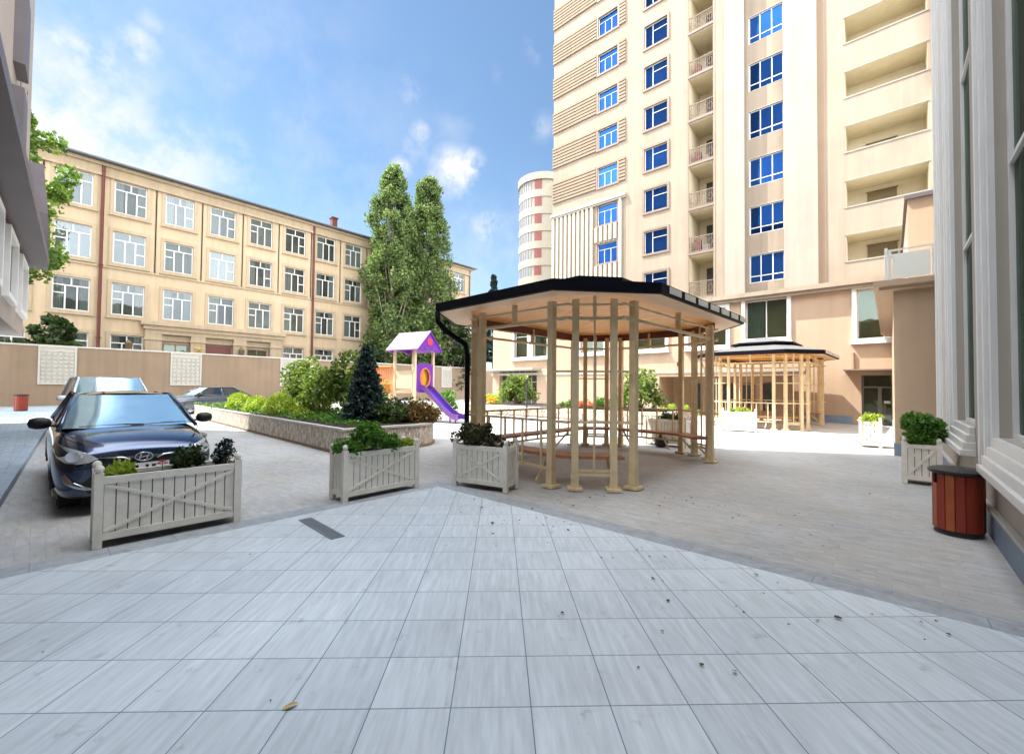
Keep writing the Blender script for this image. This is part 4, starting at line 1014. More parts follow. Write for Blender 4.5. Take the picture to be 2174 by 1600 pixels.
tree((-43.6, 27.6, 0), 'tall slim poplar nearer the middle of the school facade, left of the pair', M['poplar'], 21, 27.2, lambda h: popl(h) * 1.0, 520, 100, .185, .85, .34, M['palebark'], group='poplars behind the perimeter wall', limbs=26, base=.16, name='poplar_tree')
tree((-43.6, 32.2, 0), 'tall slim poplar at the far end of the school, right of the pair', M['poplar'], 22, 27.6, lambda h: popl(h) * 1.1 * (1 + .08 * math.sin(h * 14)), 520, 100, .185, .9, .36, M['palebark'], group='poplars behind the perimeter wall', limbs=26, base=.18, name='poplar_tree', lean=(0, .3))
tree((-42.8, 36.3, 0), 'dark bushy tree behind the playground at the end of the perimeter wall', M['darktree'], 31, 12.5, lambda h: 3.3 * math.sin(min(1, h * 1.15) * math.pi) ** .5 if h < .86 else 1.5, 130, 110, .25, .95, .22, M['bark'], name='broadleaf_tree', limbs=12)
tree((-43.4, 25.0, 0), 'low dark tree beneath the left poplar behind the perimeter wall', M['darktree'], 33, 6.6, lambda h: 1.5 * math.sin(min(1, h) * math.pi) ** .5, 60, 90, .22, .7, .15, M['bark'], name='broadleaf_tree', limbs=8)
tree((-43.9, 30.2, 0), 'lower yellow-green tree filling the gap under the two poplars', M['poplar'], 35, 15.0, lambda h: 3.4 * math.sin(min(1, h) * math.pi) ** .6, 150, 95, .28, .95, .22, M['bark'], name='broadleaf_tree', limbs=12)
# plane tree peeping out beside the left block
t = tree((-39.2, -2.6, 0), 'bright green plane tree beside the left building in front of the ochre school', M['plane'], 41, 20.0, lambda h: 3.3 * math.sin(min(1, max(0, (h - .25) / .75)) * math.pi) ** .45, 230, 130, .20, 1.0, .3, M['bark'], name='plane_tree', limbs=16, base=.36)
tree((-43.2, .7, 0), 'low dark shrub showing over the left end of the perimeter wall', M['darktree'], 43, 5.9, lambda h: 1.9 * math.sin(min(1, h) * math.pi) ** .5, 60, 60, .28, .6, .1, M['bark'], name='shrub', cat='shrub', limbs=8)
# spires of distant conifer
tree((-42.5, 43.6, 0), 'small distant conifer tip above the gazebo roof', M['spruce'], 45, 17.5, lambda h: 1.9 * (1 - h) + .05, 150, 40, .35, .5, .2, M['bark'], name='conifer_tree', limbs=10, base=.3)

def shrub(name, loc, label, m, rx, ry, rz, n, size, seed, nc=26, crad=.42, z0=.0, stems=True, group=None, up=None, elong=1.6, extra=None, cat='shrub'):
    rg = np.random.default_rng(seed); t = thing(name, label, cat, loc, 0, group)
    v = rg.normal(size=(nc, 3)); v /= np.linalg.norm(v, axis=1, keepdims=True); v[:, 2] = np.abs(v[:, 2]) * 1.0 - .15
    k = rg.uniform(.45, .95, nc)[:, None]
    C = v * k * np.array([rx, ry, rz]) + np.array([0, 0, z0 + rz * .35])
    C[:, 2] = np.maximum(C[:, 2], .06)
    P_ = clumps(rg, C, crad * min(rx, ry, rz) * rg.uniform(.7, 1.3, nc), n // nc)
    P_[:, 2] = np.abs(P_[:, 2])
    leaf_obj('foliage', P_, size, m, t, seed, up=up, elong=elong)
    if extra:
        E_ = P_[rg.choice(len(P_), extra[1], replace=False)] * 1.04; leaf_obj('blossom', E_, size * 1.2, extra[0], t, seed + 1, elong=1.1)
    if stems:
        b = MB()
        for i in range(0, nc, 3):
            c = C[i]; b.tube([(c[0] * .1, c[1] * .1, 0), (c[0] * .5, c[1] * .5, c[2] * .5), tuple(c)], [.03, .02, .008], 5)
        b.build('stem', M['bark'], t)
    return t
zb = .60
shrub('shrub', (-17.4, 7.2, zb), 'broad pale-green leafy bush in the long bed, left of the two tall ones', M['photinia'], 1.3, .9, 1.75, 5600, .08, 101, nc=50, crad=.34)
shrub('shrub', (-15.3, 6.9, zb), 'loose pale bush filling the gap between the two tall leafy bushes of the long bed', M['photinia'], .95, 1.0, 1.35, 2600, .08, 106, nc=26, crad=.34)
shrub('shrub', (-13.2, 6.9, zb), 'tall dense leafy bush in the long bed beside the blue spruce', M['photinia'], 1.1, 1.1, 1.75, 5200, .08, 102, nc=46, crad=.30)
shrub('shrub', (-12.1, 6.7, zb), 'deep green low bush pressed against the left side of the blue spruce', M['green'], .7, .7, .95, 2600, .06, 103)
def mound(loc, label, m, rx, ry, rz, n, size, seed):
    rg = np.random.default_rng(seed); t = thing('clipped_shrub', label, 'shrub', loc, 0, 'low rounded shrubs of the long bed')
    v = rg.normal(size=(n, 3)); v[:, 2] = np.abs(v[:, 2]); v /= np.linalg.norm(v, axis=1, keepdims=True)
    az = np.arctan2(v[:, 1], v[:, 0]); bump = 1 + .07 * np.sin(az * 5 + seed) + .06 * np.sin(v[:, 2] * 9 + az * 3)
    k = (rg.uniform(.78, 1.04, n) * bump)[:, None]
    leaf_obj('foliage', v * k * np.array([rx, ry, rz]), size, m, t, seed, elong=1.4); return t
mound((-20.6, 5.75, zb), 'small rounded pale shrub at the far left end of the long bed', M['lime'], .75, .45, .62, 2600, .05, 104)
mound((-18.0, 5.62, zb), 'low rounded lime shrub, second from the left in the long bed', M['lime'], .72, .40, .56, 3200, .042, 105)
mound((-15.6, 5.62, zb), 'widest rounded lime shrub in front of the tall leafy bushes', M['lime'], .98, .45, .66, 4600, .042, 107)
mound((-13.7, 5.55, zb), 'small low lime shrub just left of the dark ground cover', M['lime'], .40, .30, .28, 1300, .04, 108)
rg = np.random.default_rng(8)
n = 9000; X = rg.uniform(-24.6, -9.9, n); Y = rg.uniform(5.0, 6.0, n) + rg.uniform(0, 1, n) ** 2 * 2.4
keep = (X > -13.5) | (rg.uniform(0, 1, n) < .45); X, Y = X[keep], Y[keep]
Z = .60 + rg.uniform(0, .11, len(X)) * (1 + .6 * np.sin(X * 3) * np.sin(Y * 4))
gc = leaf_obj('ground_cover', np.stack([X, Y, Z], 1), .06, M['green'], None, 9); tag(gc, 'low green ground cover over the soil of the long bed', 'ground cover', kind='stuff')
# blue spruce: tiers of drooping sprays
def spruce(loc, label, h, r, seed, m):
    rg = np.random.default_rng(seed); t = thing('blue_spruce', label, 'conifer', loc)
    P_ = []
    for k in range(34):
        u = k / 33; z = .12 + (h - .2) * u; R_ = r * (1 - u) ** .85 + .05; nb = int(15 * (1 - u * .6)) + 2
        a0 = rg.uniform(0, 6.28)
        for i in range(nb):
            a = a0 + 6.283 * i / nb + rg.normal() * .15; L_ = R_ * rg.uniform(.75, 1.12)
            s = np.linspace(.12, 1, 15)[:, None] * L_
            for rep in range(3):
                q = np.concatenate([np.cos(a) * s, np.sin(a) * s, z + .12 * s / max(r, .1) - .20 * (s / max(r, .1)) ** 2 * .9], 1) + rg.normal(size=(15, 3)) * np.array([.035, .035, .025])
                P_.append(q)
    leaf_obj('foliage', np.concatenate(P_), .05, m, t, seed, elong=1.7)
    MB().tube([(0, 0, 0), (0, 0, h * .95)], [.06, .01], 8).build('trunk', M['bark'], t)
    return t
spruce((-10.85, 6.1, zb), 'dark blue-green spruce at the right end of the long bed', 2.12, .60, 51, M['spruce'])
shrub('juniper', (-10.35, 6.75, zb), 'spreading dark green juniper at the rounded end of the long bed', M['junip'], .72, .8, .48, 3600, .045, 111, nc=34, crad=.45, stems=False, elong=2.2)
shrub('juniper', (-9.95, 7.25, zb), 'rusty brown juniper draped over the rounded end of the long bed', M['rust'], .55, .65, .45, 2600, .045, 112, nc=26, crad=.45, stems=False, elong=2.2)
# planter plants
def pshrub(loc, label, m, rx, ry, rz, n, size, seed, **k): return shrub('planted_shrub', loc, label, m, rx, ry, rz, n, size, seed, **k)
pshrub((-5.90, 1.16, .63), 'dark green shrub near the middle of the planter before the blue car', M['darktree'], .19, .17, .27, 900, .028, 201, nc=14, crad=.5)
pshrub((-5.90, 1.50, .63), 'tiny dark conifer at the right end of the planter before the blue car', M['spruce'], .10, .09, .30, 620, .024, 202, nc=14, crad=.75)
pshrub((-5.92, .62, .63), 'tuft of bright grass-green leaves at the left end of the planter before the blue car', M['lime'], .20, .13, .10, 420, .03, 203, nc=12, crad=.6, stems=False, elong=2.6, up=(0, 0, .8))
fl = thing('flower', 'single red flower in the planter before the blue car', 'flower', (-5.88, .93, .63))
b = MB(); 
for ring_, (rr, zz, tl) in enumerate(((.015, .13, .02), (.03, .125, .028), (.042, .11, .03))):
    for i in range(7):
        a = i * .9 + ring_; c_, s_ = math.cos(a), math.sin(a)
        b.quad((c_ * rr * .3, s_ * rr * .3, zz), (c_ * rr - s_ * .014, s_ * rr + c_ * .014, zz + .012), (c_ * (rr + .014), s_ * (rr + .014), zz + .022 - ring_ * .01), (c_ * rr + s_ * .014, s_ * rr - c_ * .014, zz + .012))
b.build('petals', M['flower'], fl); MB().tube([(0, 0, 0), (0, 0, .12)], .004, 6).build('stem', M['green'], fl)
pshrub((-5.75, 3.25, .60), 'tallest green shrub in the planter before the flower bed', M['green'], .30, .24, .42, 2400, .034, 204, nc=22, crad=.45)
pshrub((-5.70, 2.93, .60), 'low dark shrub at the left end of the planter before the flower bed', M['green'], .20, .17, .24, 1100, .03, 205, nc=14, crad=.5)
pshrub((-5.72, 3.64, .60), 'low green shrub right of the tallest in the planter before the flower bed', M['green'], .20, .17, .22, 1000, .03, 206, nc=14, crad=.5)
pshrub((-5.72, 3.90, .60), 'lime green plant at the right end of the planter before the flower bed', M['lime'], .12, .13, .16, 500, .028, 207, nc=12, crad=.5)
pshrub((-5.1, 4.80, .60), 'dark purplish shrub in the planter at the gazebo corner', M['dry'], .42, .22, .42, 3000, .034, 208, nc=24, crad=.42)
pshrub((-4.72, 4.90, .60), 'low reddish sprig at the right end of the planter at the gazebo corner', M['dry'], .20, .16, .20, 700, .03, 209, nc=12, crad=.5)
pshrub((-4.6, 11.95, .66), 'feathery green plant in the planter behind the large gazebo', M['junip'], .42, .16, .22, 900, .035, 210, nc=18, crad=.5)
pshrub((-4.3, 18.05, .66), 'light green plant in the sunlit planter of the far gazebo', M['lime'], .45, .16, .22, 900, .035, 211, nc=18, crad=.5)
pshrub((.38, 10.35, .58), 'bushy bright green shrub in the square planter by the right wall', M['green'], .32, .32, .60, 3600, .04, 212, nc=34, crad=.36)
pshrub((-.42, 15.95, .64), 'rounded yellow-green shrub in the square sunlit planter', M['lime'], .30, .30, .24, 1400, .035, 213, nc=20, crad=.45)
# second bed
shrub('shrub', (-9.0, 19.3, .55), 'large sunlit bush at the right end of the far bed, beside the far gazebo', M['photinia'], 1.25, 1.0, 1.55, 4200, .09, 121, nc=42, crad=.32)
shrub('shrub', (-17.6, 20.3, .55), 'sunlit olive-green bush before the glazed shop front', M['photinia'], 1.35, 1.0, 1.55, 4200, .09, 122, nc=42, crad=.32)
shrub('shrub', (-18.9, 19.2, .55), 'low light green shrub at the left end of the far bed', M['lime'], .7, .6, .5, 1400, .07, 123, stems=False)
shrub('flowering_shrub', (-18.3, 18.7, .55), 'small shrub with yellow blossom in the far bed', M['yellow'], .32, .28, .35, 420, .06, 124, stems=False, nc=10, crad=.6)
shrub('flowering_shrub', (-11.6, 18.9, .55), 'orange-red flowering shrub in the middle of the far bed', M['orange'], .75, .5, .34, 1000, .06, 125, stems=False, nc=16, crad=.55)
shrub('shrub', (-13.2, 19.6, .55), 'thin low green shrub left of the orange one in the far bed', M['green'], .8, .5, .28, 1000, .06, 126, stems=False)
shrub('shrub', (-10.6, 18.6, .55), 'small green shrub right of the orange one in the far bed', M['green'], .45, .45, .5, 1000, .06, 127, stems=False)
shrub('shrub', (-19.0, 15.7, 0), 'slim upright green shrub to the right of the playground slide', M['green'], .45, .4, 1.3, 1500, .09, 128, nc=22, crad=.8)
shrub('shrub', (-9.3, 25.3, 0), 'low pale shrub in the arcade mouth of the podium, left of the far gazebo', M['lime'], 1.5, .4, .55, 1500, .07, 129, stems=False, nc=26)

# ------------------------------------------------------------------ cars (local frame: nose toward +x, x = 0 at the front bumper)
def car(loc, rz, label, paint, kind='sedan', name='parked_car', emblem=False):
    t = thing(name, label, 'car', loc, rz)
    if kind == 'suv': L_, W_, Hh, belt, sc = 4.6, 1.84, 1.80, 1.12, 1.22
    else: L_, W_, Hh, belt, sc = 4.38, 1.70, 1.46, 1.0, 1.0
    hw = W_ / 2 * (1 if kind == 'suv' else .95)
    # stations: x, half width, sill z, hood/belt z at the shoulder, centre z
    if kind == 'suv':
        st = [(0.0, .58, .34, .62, .66), (-.03, .70, .30, .78, .84), (-.12, .83, .26, .90, .98), (-.35, .90, .24, .97, 1.06), (-.8, .92, .24, 1.03, 1.12), (-1.25, .92, .24, 1.08, 1.15), (-1.9, .92, .24, 1.12, 1.14), (-3.2, .92, .24, 1.14, 1.16), (-4.0, .91, .28, 1.15, 1.17), (-4.45, .86, .34, 1.10, 1.14), (-4.6, .76, .42, .95, 1.0)]
    else:
        wk = 1.0
        st = [(0.0, .56, .26, .60, .63), (-.03, .69, .21, .70, .75), (-.12, .79, .18, .79, .85), (-.30, .845, .16, .85, .925), (-.65, .865, .15, .915, .985), (-1.05, .865, .15, .965, 1.02), (-1.6, .865, .15, .99, 1.0), (-2.8, .865, .16, 1.0, 1.0), (-3.6, .86, .22, 1.01, 1.04), (-4.15, .82, .28, .98, 1.04), (-4.38, .72, .36, .85, .9)]
    yb, yt = (.84, .66) if kind == 'suv' else (.775, .565)
    if kind != 'suv': st = [(x, w * .95, a, b_, c) for x, w, a, b_, c in st]; yb *= .95; yt *= .95
    b = MB(); rows = []
    for x, w, zs, zh, zc in st:
        zm = zs + (zh - zs) * .52
        half = [(0, zs), (w * .80, zs), (w * .955, zs + .06), (w, zm), (w * .985, zh - (zh - zm) * .38), (w * .90, zh), (w * .62, zh + (zc - zh) * .62), (w * .3, zh + (zc - zh) * .93)]
        r_ = [(x, -y, z) for y, z in reversed(half[1:])] ; r_ = r_ + [(x, 0, zs)] + [(x, y, z) for y, z in half[1:]] + [(x, 0, zc)]
        rows.append(r_)
    n = len(rows[0])
    for r_ in rows: b.v.extend(r_)
    for i in range(len(rows) - 1):
        for k in range(n):
            j = (k + 1) % n; b.f.append((i * n + k, (i + 1) * n + k, (i + 1) * n + j, i * n + j)); b.m.append(0)
    b.f.append(tuple(range(n))); b.m.append(0); e = (len(rows) - 1) * n; b.f.append(tuple(reversed(range(e, e + n)))); b.m.append(0)
    body = b.build('body', paint, t, smooth=True, sub=2)
    # greenhouse: pillars, glass and roof
    ws0, ws1, rr, re = (-1.15, -1.85, -4.0, -4.5) if kind == 'suv' else (-1.02, -1.78, -3.05, -3.85)
    zt = Hh - .03; zb_ = belt - .01
    A = [(ws0, -yb, zb_), (ws0, yb, zb_), (ws1, yt, zt), (ws1, -yt, zt)]
    def bow(u, v, a=.16):   # windscreen point: u across (-1..1), v up (0..1), bulging forward
        y = u * (yb + (yt - yb) * v); x = ws0 + (ws1 - ws0) * (v ** .92) + a * (1 - u * u) * (1 - .35 * v); return (x, y, zb_ + (zt - zb_) * v)
    g_ = MB(); nu, nv = 12, 6
    for i in range(nu + 1):
        for j in range(nv + 1): g_.v.append(bow(-1 + 2 * i / nu, j / nv))
    for i in range(nu):
        for j in range(nv):
            a = i * (nv + 1) + j; g_.f.append((a, a + nv + 1, a + nv + 2, a + 1)); g_.m.append(0)
    g_.build('windscreen', M['carglass'], t, smooth=True)
    s = MB()
    for sy in (-1, 1):
        s.quad((ws0, sy * yb, zb_), (ws1, sy * yt, zt), (rr, sy * yt, zt), (re, sy * yb, zb_))
    s.quad((rr, -yt, zt), (rr, yt, zt), (re, yb, zb_), (re, -yb, zb_)); s.build('side_window', M['sideglass'], t)
    r_ = MB(); nx, ny = 8, 8
    for i in range(nx + 1):
        for j in range(ny + 1):
            u = i / nx; v = -1 + 2 * j / ny; x0 = ws1 + .16 * .65 * (1 - v * v); x = x0 + (rr - .05 - x0) * u
            r_.v.append((x, v * (yt + .02), zt - .012 + .055 * (1 - v * v) * (.65 + .35 * math.sin(math.pi * u)) + .012 * math.sin(math.pi * u)))
    for i in range(nx):
        for j in range(ny):
            a = i * (ny + 1) + j; r_.f.append((a, a + 1, a + ny + 2, a + ny + 1)); r_.m.append(0)
    r_.build('roof', paint, t, smooth=True)
    p_ = MB()
    for sy in (-1, 1):
        p_.tube([(ws0 + .06, sy * (yb + .005), zb_ - .02), (ws0 + (ws1 - ws0) * .5, sy * ((yb + yt) / 2 + .012), (zb_ + zt) / 2 + .01), (ws1, sy * (yt + .008), zt)], .028, 6)
        p_.tube([(ws1, sy * (yt + .008), zt), ((ws1 + rr) / 2, sy * (yt + .012), zt + .008), (rr, sy * (yt + .008), zt)], .022, 6)
        p_.tube([(rr, sy * (yt + .006), zt), (re, sy * (yb + .0), zb_)], .04, 6)
        p_.bar((ws1 - .62, sy * (yt + .0), zt), (ws1 - .62, sy * (yb + .0), zb_), .07, .03)
        p_.tube([(ws0 + .06, sy * (yb + .004), zb_), (re, sy * (yb + .004), zb_)], .014, 6)
    p_.build('pillars', paint, t, smooth=True)
    # wheels
    win = .045 if kind != 'suv' else .02
    wr = .31 * (1.15 if kind == 'suv' else 1)
    for x in (-.80 * sc, -(L_ - .82)):
        for sy in (-1, 1):
            w_ = MB().tube([(x, sy * (hw - .24 - win), wr), (x, sy * (hw - .04 - win), wr)], wr, 28).tube([(x, sy * (hw - .041 - win), wr), (x, sy * (hw - .025 - win), wr)], [wr * .97, wr * .90], 28)
            w_ = w_.build('wheel', M['tyre'], t, auto=40)
            ri = MB().tube([(x, sy * (hw - .06 - win), wr), (x, sy * (hw - .022 - win), wr)], [wr * .64, wr * .66], 24, cap=True)
            for k in range(5):
                a = 2 * math.pi * k / 5 + .3
                ri.bar((x, sy * (hw - .016 - win), wr), (x + wr * .6 * math.cos(a), sy * (hw - .014 - win), wr + wr * .6 * math.sin(a)), .07, .02)
            ri.build('rim', M['rim'], w_)
            ar = MB(); pts = [(x + (wr + .045) * math.cos(a), sy * (hw - .02), wr + (wr + .045) * math.sin(a)) for a in np.linspace(0, math.pi, 15)]
            ar.tube(pts, .026, 6); ar.build('wheel_arch', M['mesh'], t, smooth=True)
    # mirrors
    for sy in (-1, 1):
        mm = MB(); 
        for i in range(7):
            pass
        mm.lathe([(.005, -.115), (.055, -.10), (.078, -.04), (.08, .03), (.06, .09), (.005, .11)], 14, (0, 0, 0), sx=.75)
        mm.xf(Matrix.Translation((ws0 - .22, sy * (hw + .10), zb_ + .07)) @ Matrix.Rotation(R(90), 4, 'X'))
        mm.bar((ws0 - .22, sy * (hw - .08), zb_ + .02), (ws0 - .22, sy * (hw + .06), zb_ + .05), .05, .03)
        mm.build('wing_mirror', M['mesh'] if kind != 'suv' else paint, t, smooth=True)
    # wipers
    wp = MB(); wp.tube([bow(-.75, .035, .165), bow(-.1, .075, .175), bow(.15, .06, .18)], .009, 6).tube([bow(-.05, .03, .175), bow(.55, .075, .175), bow(.86, .06, .17)], .009, 6)
    wp.build('wiper', M['mesh'], t)
    # front: surface sampler over the unsubdivided loft, pushed slightly outward
    def F(yf, z, off=.02):
        best = None
        for i in range(len(st) - 1):
            (xa, wa, sa, ha, ca), (xb, wb, sb, hb, cb) = st[i], st[i + 1]
            ya, yb2 = wa * .98, wb * .98
            for u in np.linspace(0, 1, 9):
                w = ya + (yb2 - ya) * u; x = xa + (xb - xa) * u; h = ha + (hb - ha) * u; c = ca + (cb - ca) * u
                top = c - (c - h) * min(1, (abs(yf) / max(w, .01))) ** 2
                if abs(yf) <= w and z <= top: return (x + off - .03, yf, z)
        return (st[-1][0], yf, z)
    def patch(mb, outline, off, nn=0):
        c = (sum(p[0] for p in outline) / len(outline), sum(p[1] for p in outline) / len(outline)); pts = [F(y, z, off) for y, z in outline]
        mb.add([F(*c, off + .012)] + pts, [(0, 1 + i, 1 + (i + 1) % len(pts)) for i in range(len(pts))])
    k = 1.13 if kind != 'suv' else 1.22
    for sy in (-1, 1):
        o_ = [(.42, .60), (.50, .565), (.60, .555), (.70, .575), (.765, .62), (.80, .69), (.81, .76), (.77, .765), (.70, .735), (.60, .70), (.50, .655)]
        hl = MB(); patch(hl, [(sy * y, z * k) for y, z in o_], .035); hl = hl.build('headlight', M['lamp'], t, smooth=True)
        rf_ = MB().lathe([(.01, 0), (.06, .012), (.065, .02)], 14).xf(Matrix.Translation(Vector(F(sy * .64, .64 * k, .05))) @ Matrix.Rotation(R(90), 4, 'Y')); rf_.build('reflector', M['chrome'], hl)
        fg = MB(); patch(fg, [(sy * y, z * k) for y, z in [(.50, .275), (.62, .31), (.70, .36), (.73, .44), (.69, .455), (.66, .40), (.58, .345), (.46, .285)]], .05)
        fg.build('fog_lamp_trim', M['chrome'] if kind != 'suv' else M['midgrey'], t, smooth=True)
    gr_ = MB(); patch(gr_, [(-.42, .585 * k), (-.30, .53 * k), (.30, .53 * k), (.42, .585 * k), (.30, .60 * k), (-.30, .60 * k)], .04)
    patch(gr_, [(-.50, .24 * k), (-.56, .34 * k), (-.46, .44 * k), (.46, .44 * k), (.56, .34 * k), (.50, .24 * k)], .035)
    gr_.build('grille', M['mesh'], t)
    pl_ = MB(); a_ = F(0, .45 * k, .05); pl_.box(a_[0], a_[0] + .012, -.26, .26, .47 * k - .055, .47 * k + .055); pl_ = pl_.build('number_plate', M['plate'], t)
    MB().box(a_[0] + .012, a_[0] + .014, -.24, -.20, .47 * k - .03, .47 * k + .03).box(a_[0] + .012, a_[0] + .014, -.15, -.11, .47 * k - .03, .47 * k + .03).box(a_[0] + .012, a_[0] + .014, -.09, -.05, .47 * k - .03, .47 * k + .03).box(a_[0] + .012, a_[0] + .014, .02, .05, .47 * k - .03, .47 * k + .03).box(a_[0] + .012, a_[0] + .014, .08, .12, .47 * k - .03, .47 * k + .03).build('plate_marking', M['mesh'], pl_)
    if emblem:
        em = MB(); x0 = F(0, .66, .065)[0]
        for sy in (-1, 1):
            q = [F(sy * .13, .645, .075), F(sy * .20, .675, .07), F(sy * .42, .69, .055)]
            em.tube(q, [.012, .011, .004], 6)
        em.build('grille_bar', M['chrome'], t, smooth=True)
        lg = MB(); lg.tube([(x0, .088 * math.cos(a), .665 + .052 * math.sin(a)) for a in np.linspace(0, 2 * math.pi, 25)], .008, 6, cap=False)
        lg.bar((x0, -.050, .628), (x0, -.025, .70), .012, .016, up=(1, 0, 0)).bar((x0, .025, .63), (x0, .050, .702), .012, .016, up=(1, 0, 0)).bar((x0, -.038, .66), (x0, .038, .67), .012, .014, up=(1, 0, 0))
        lg.build('emblem', M['chrome'], t)
        # bonnet shut lines
        bl_ = MB()
        for sy in (-1, 1): bl_.tube([F(sy * .44, .75, .02), (-.30, sy * .60, .905), (-.65, sy * .70, .955), (-1.0, sy * .76, .99)], .006, 5)
        bl_.build('bonnet_seam', M['mesh'], t)
    return t
c1 = car((-7.22, .95, 0), 0, 'dark blue sedan parked nose-on behind the white planter box', M['navy'], emblem=True)
c2 = car((-15.7, 1.55, 0), R(2), 'white SUV parked right behind the dark blue sedan', M['whitecar'], kind='suv')
c3 = car((-28.6, 4.6, 0), R(-78), 'grey sedan parked side-on by the perimeter wall, half hidden by the bed', M['silver'])

# ------------------------------------------------------------------ sky, sun, camera
EL = 58; SD = Vector((.870, .494, 0)).normalized()      # the sunlight travels toward +x, +y
w = bpy.data.worlds.new('World'); S.world = w; w.use_nodes = True; nt = w.node_tree; N = nt.nodes; L = nt.links
bg_ = N['Background']; sky = N.new('ShaderNodeTexSky'); sky.sky_type = 'NISHITA'; sky.sun_disc = False
sky.sun_elevation = R(EL); sky.sun_rotation = math.atan2(-SD.x, -SD.y); sky.air_density = 1.0; sky.dust_density = .3; sky.ozone_density = 1.0; sky.altitude = 0
tc = N.new('ShaderNodeTexCoord')
n1 = N.new('ShaderNodeTexNoise'); n1.inputs['Scale'].default_value = 9; n1.inputs['Detail'].default_value = 9; n1.inputs['Roughness'].default_value = .62; L.new(tc.outputs['Generated'], n1.inputs['Vector'])
n0 = N.new('ShaderNodeTexNoise'); n0.inputs['Scale'].default_value = 2.2; n0.inputs['Detail'].default_value = 5; L.new(tc.outputs['Generated'], n0.inputs['Vector'])
def raydir(px, py, f=900., pitch=.0241, roll=.0094, yaw=R(41.7)):
    a = (px - 1087) / f; b = (800 - py) / f; cr_, sr_ = math.cos(roll), math.sin(roll); cp_, sp2 = math.cos(pitch), math.sin(pitch)
    x = cr_ * a - sr_ * b; u = sr_ * a + cr_ * b; y = cp_ - sp2 * u; z = sp2 + cp_ * u
    return Vector((x * math.cos(yaw) - y * math.sin(yaw), x * math.sin(yaw) + y * math.cos(yaw), z)).normalized()
acc = None
# cloud banks by bearing: (direction measured from the photograph, angular radius, strength, threshold)
for px, py, rad, st_, th in [(130, 300, .25, 1.1, .34), (330, 350, .16, .95, .37), (170, 215, .12, .8, .40), (20, 330, .28, 1.2, .30), (480, 350, .10, .6, .42), (195, 120, .06, 1.4, .40), (120, 75, .05, 1.1, .42), (290, 105, .045, 1.3, .42), (320, 50, .03, .6, .48),
                             (965, 368, .075, 1.7, .42), (1000, 352, .045, 1.7, .40), (1035, 480, .06, 1.2, .44), (1000, 420, .10, .9, .50), (850, 358, .035, 1.4, .42), (890, 280, .03, 1.1, .44), (880, 185, .05, .6, .50), (880, 320, .05, .7, .48), (640, 352, .03, .7, .50), (1150, 95, .05, .45, .48), (1150, 270, .04, .5, .46), (560, 230, .35, .22, .42), (700, 420, .4, .2, .40), (1050, 560, .25, .3, .35)]:
    v = N.new('ShaderNodeVectorMath'); v.operation = 'DISTANCE'; L.new(tc.outputs['Generated'], v.inputs[0]); v.inputs[1].default_value = raydir(px, py)
    m1 = N.new('ShaderNodeMapRange'); m1.interpolation_type = 'SMOOTHSTEP'; m1.inputs['From Min'].default_value = 0; m1.inputs['From Max'].default_value = rad; m1.inputs['To Min'].default_value = st_; m1.inputs['To Max'].default_value = 0; L.new(v.outputs['Value'], m1.inputs['Value'])
    m2 = N.new('ShaderNodeMapRange'); m2.inputs['From Min'].default_value = th; m2.inputs['From Max'].default_value = th + .22; L.new(n1.outputs['Fac'], m2.inputs['Value'])
    mu = N.new('ShaderNodeMath'); mu.operation = 'MULTIPLY'; L.new(m1.outputs['Result'], mu.inputs[0]); L.new(m2.outputs['Result'], mu.inputs[1])
    if acc is None: acc = mu.outputs['Value']
    else:
        mx = N.new('ShaderNodeMath'); mx.operation = 'MAXIMUM'; L.new(acc, mx.inputs[0]); L.new(mu.outputs['Value'], mx.inputs[1]); acc = mx.outputs['Value']
# everywhere else a few clouds too, so the rest of the sky is not empty
m3 = N.new('ShaderNodeMapRange'); m3.inputs['From Min'].default_value = .60; m3.inputs['From Max'].default_value = .80; m3.inputs['To Max'].default_value = .8; L.new(n0.outputs['Fac'], m3.inputs['Value'])
mx = N.new('ShaderNodeMath'); mx.operation = 'MAXIMUM'; L.new(acc, mx.inputs[0]); L.new(m3.outputs['Result'], mx.inputs[1])
cl = N.new('ShaderNodeMath'); cl.operation = 'MINIMUM'; L.new(mx.outputs['Value'], cl.inputs[0]); cl.inputs[1].default_value = .96
tn = N.new('ShaderNodeVectorMath'); tn.operation = 'MULTIPLY'; L.new(sky.outputs['Color'], tn.inputs[0]); tn.inputs[1].default_value = TINT
mix = N.new('ShaderNodeMix'); mix.data_type = 'RGBA'; L.new(cl.outputs['Value'], mix.inputs['Factor']); L.new(tn.outputs['Vector'], mix.inputs['A']); mix.inputs['B'].default_value = (*CLOUD, 1)
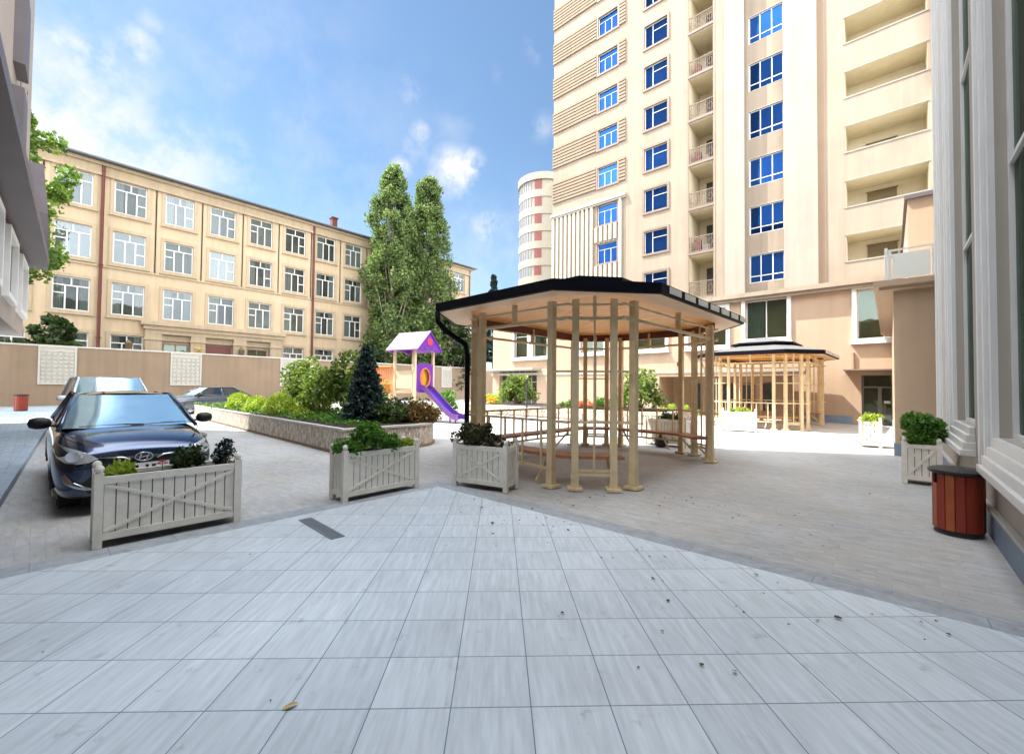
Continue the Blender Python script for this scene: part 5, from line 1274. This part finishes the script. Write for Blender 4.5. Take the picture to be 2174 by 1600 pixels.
# bright cloud added to the unseen sky behind and above, to fill the shade
dt = N.new('ShaderNodeVectorMath'); dt.operation = 'DOT_PRODUCT'; L.new(tc.outputs['Generated'], dt.inputs[0]); dt.inputs[1].default_value = raydir(1087, 700)
c1 = N.new('ShaderNodeMapRange'); c1.interpolation_type = 'SMOOTHSTEP'; c1.inputs['From Min'].default_value = .52; c1.inputs['From Max'].default_value = .22; c1.inputs['To Min'].default_value = 0; c1.inputs['To Max'].default_value = 1; L.new(dt.outputs['Value'], c1.inputs['Value'])
c2 = N.new('ShaderNodeMapRange'); c2.inputs['From Min'].default_value = .34; c2.inputs['From Max'].default_value = .52; c2.inputs['To Min'].default_value = .25; L.new(n0.outputs['Fac'], c2.inputs['Value'])
c3 = N.new('ShaderNodeMath'); c3.operation = 'MULTIPLY'; L.new(c1.outputs['Result'], c3.inputs[0]); L.new(c2.outputs['Result'], c3.inputs[1])
mix2 = N.new('ShaderNodeMix'); mix2.data_type = 'RGBA'; L.new(c3.outputs['Value'], mix2.inputs['Factor']); L.new(mix.outputs['Result'], mix2.inputs['A']); mix2.inputs['B'].default_value = (*FILL_CLOUD, 1)
L.new(mix2.outputs['Result'], bg_.inputs['Color']); bg_.inputs['Strength'].default_value = SKY
sn = bpy.data.lights.new('sun', 'SUN'); sn.energy = SUN; sn.angle = R(.5); sn.color = (1, .95, .87)
so = bpy.data.objects.new('sun', sn); COL.objects.link(so)
d = Vector((SD.x * math.cos(R(EL)), SD.y * math.cos(R(EL)), -math.sin(R(EL)))); so.rotation_euler = d.to_track_quat('-Z', 'Y').to_euler()
cd = bpy.data.cameras.new('camera'); cam = bpy.data.objects.new('camera', cd); COL.objects.link(cam); S.camera = cam
cd.sensor_fit = 'HORIZONTAL'; cd.sensor_width = 36; cd.lens = 36 * 900 / 2174; cd.clip_start = .05; cd.clip_end = 2000
yaw, pitch, roll = R(41.7), .0241, .0094
Rm = Matrix.Rotation(yaw, 3, 'Z') @ Matrix.Rotation(math.pi / 2 + pitch, 3, 'X') @ Matrix.Rotation(ROLLS * roll, 3, 'Z')
cam.matrix_world = Matrix.Translation((0, 0, 1.6)) @ Rm.to_4x4()
S.view_settings.view_transform = 'Standard'; S.view_settings.look = 'None'; S.view_settings.gamma = 1; S.view_settings.exposure = EXPO
S.cycles.max_bounces = 8; S.cycles.diffuse_bounces = 4; S.cycles.glossy_bounces = 3; S.cycles.transparent_max_bounces = 12; S.cycles.use_denoising = True
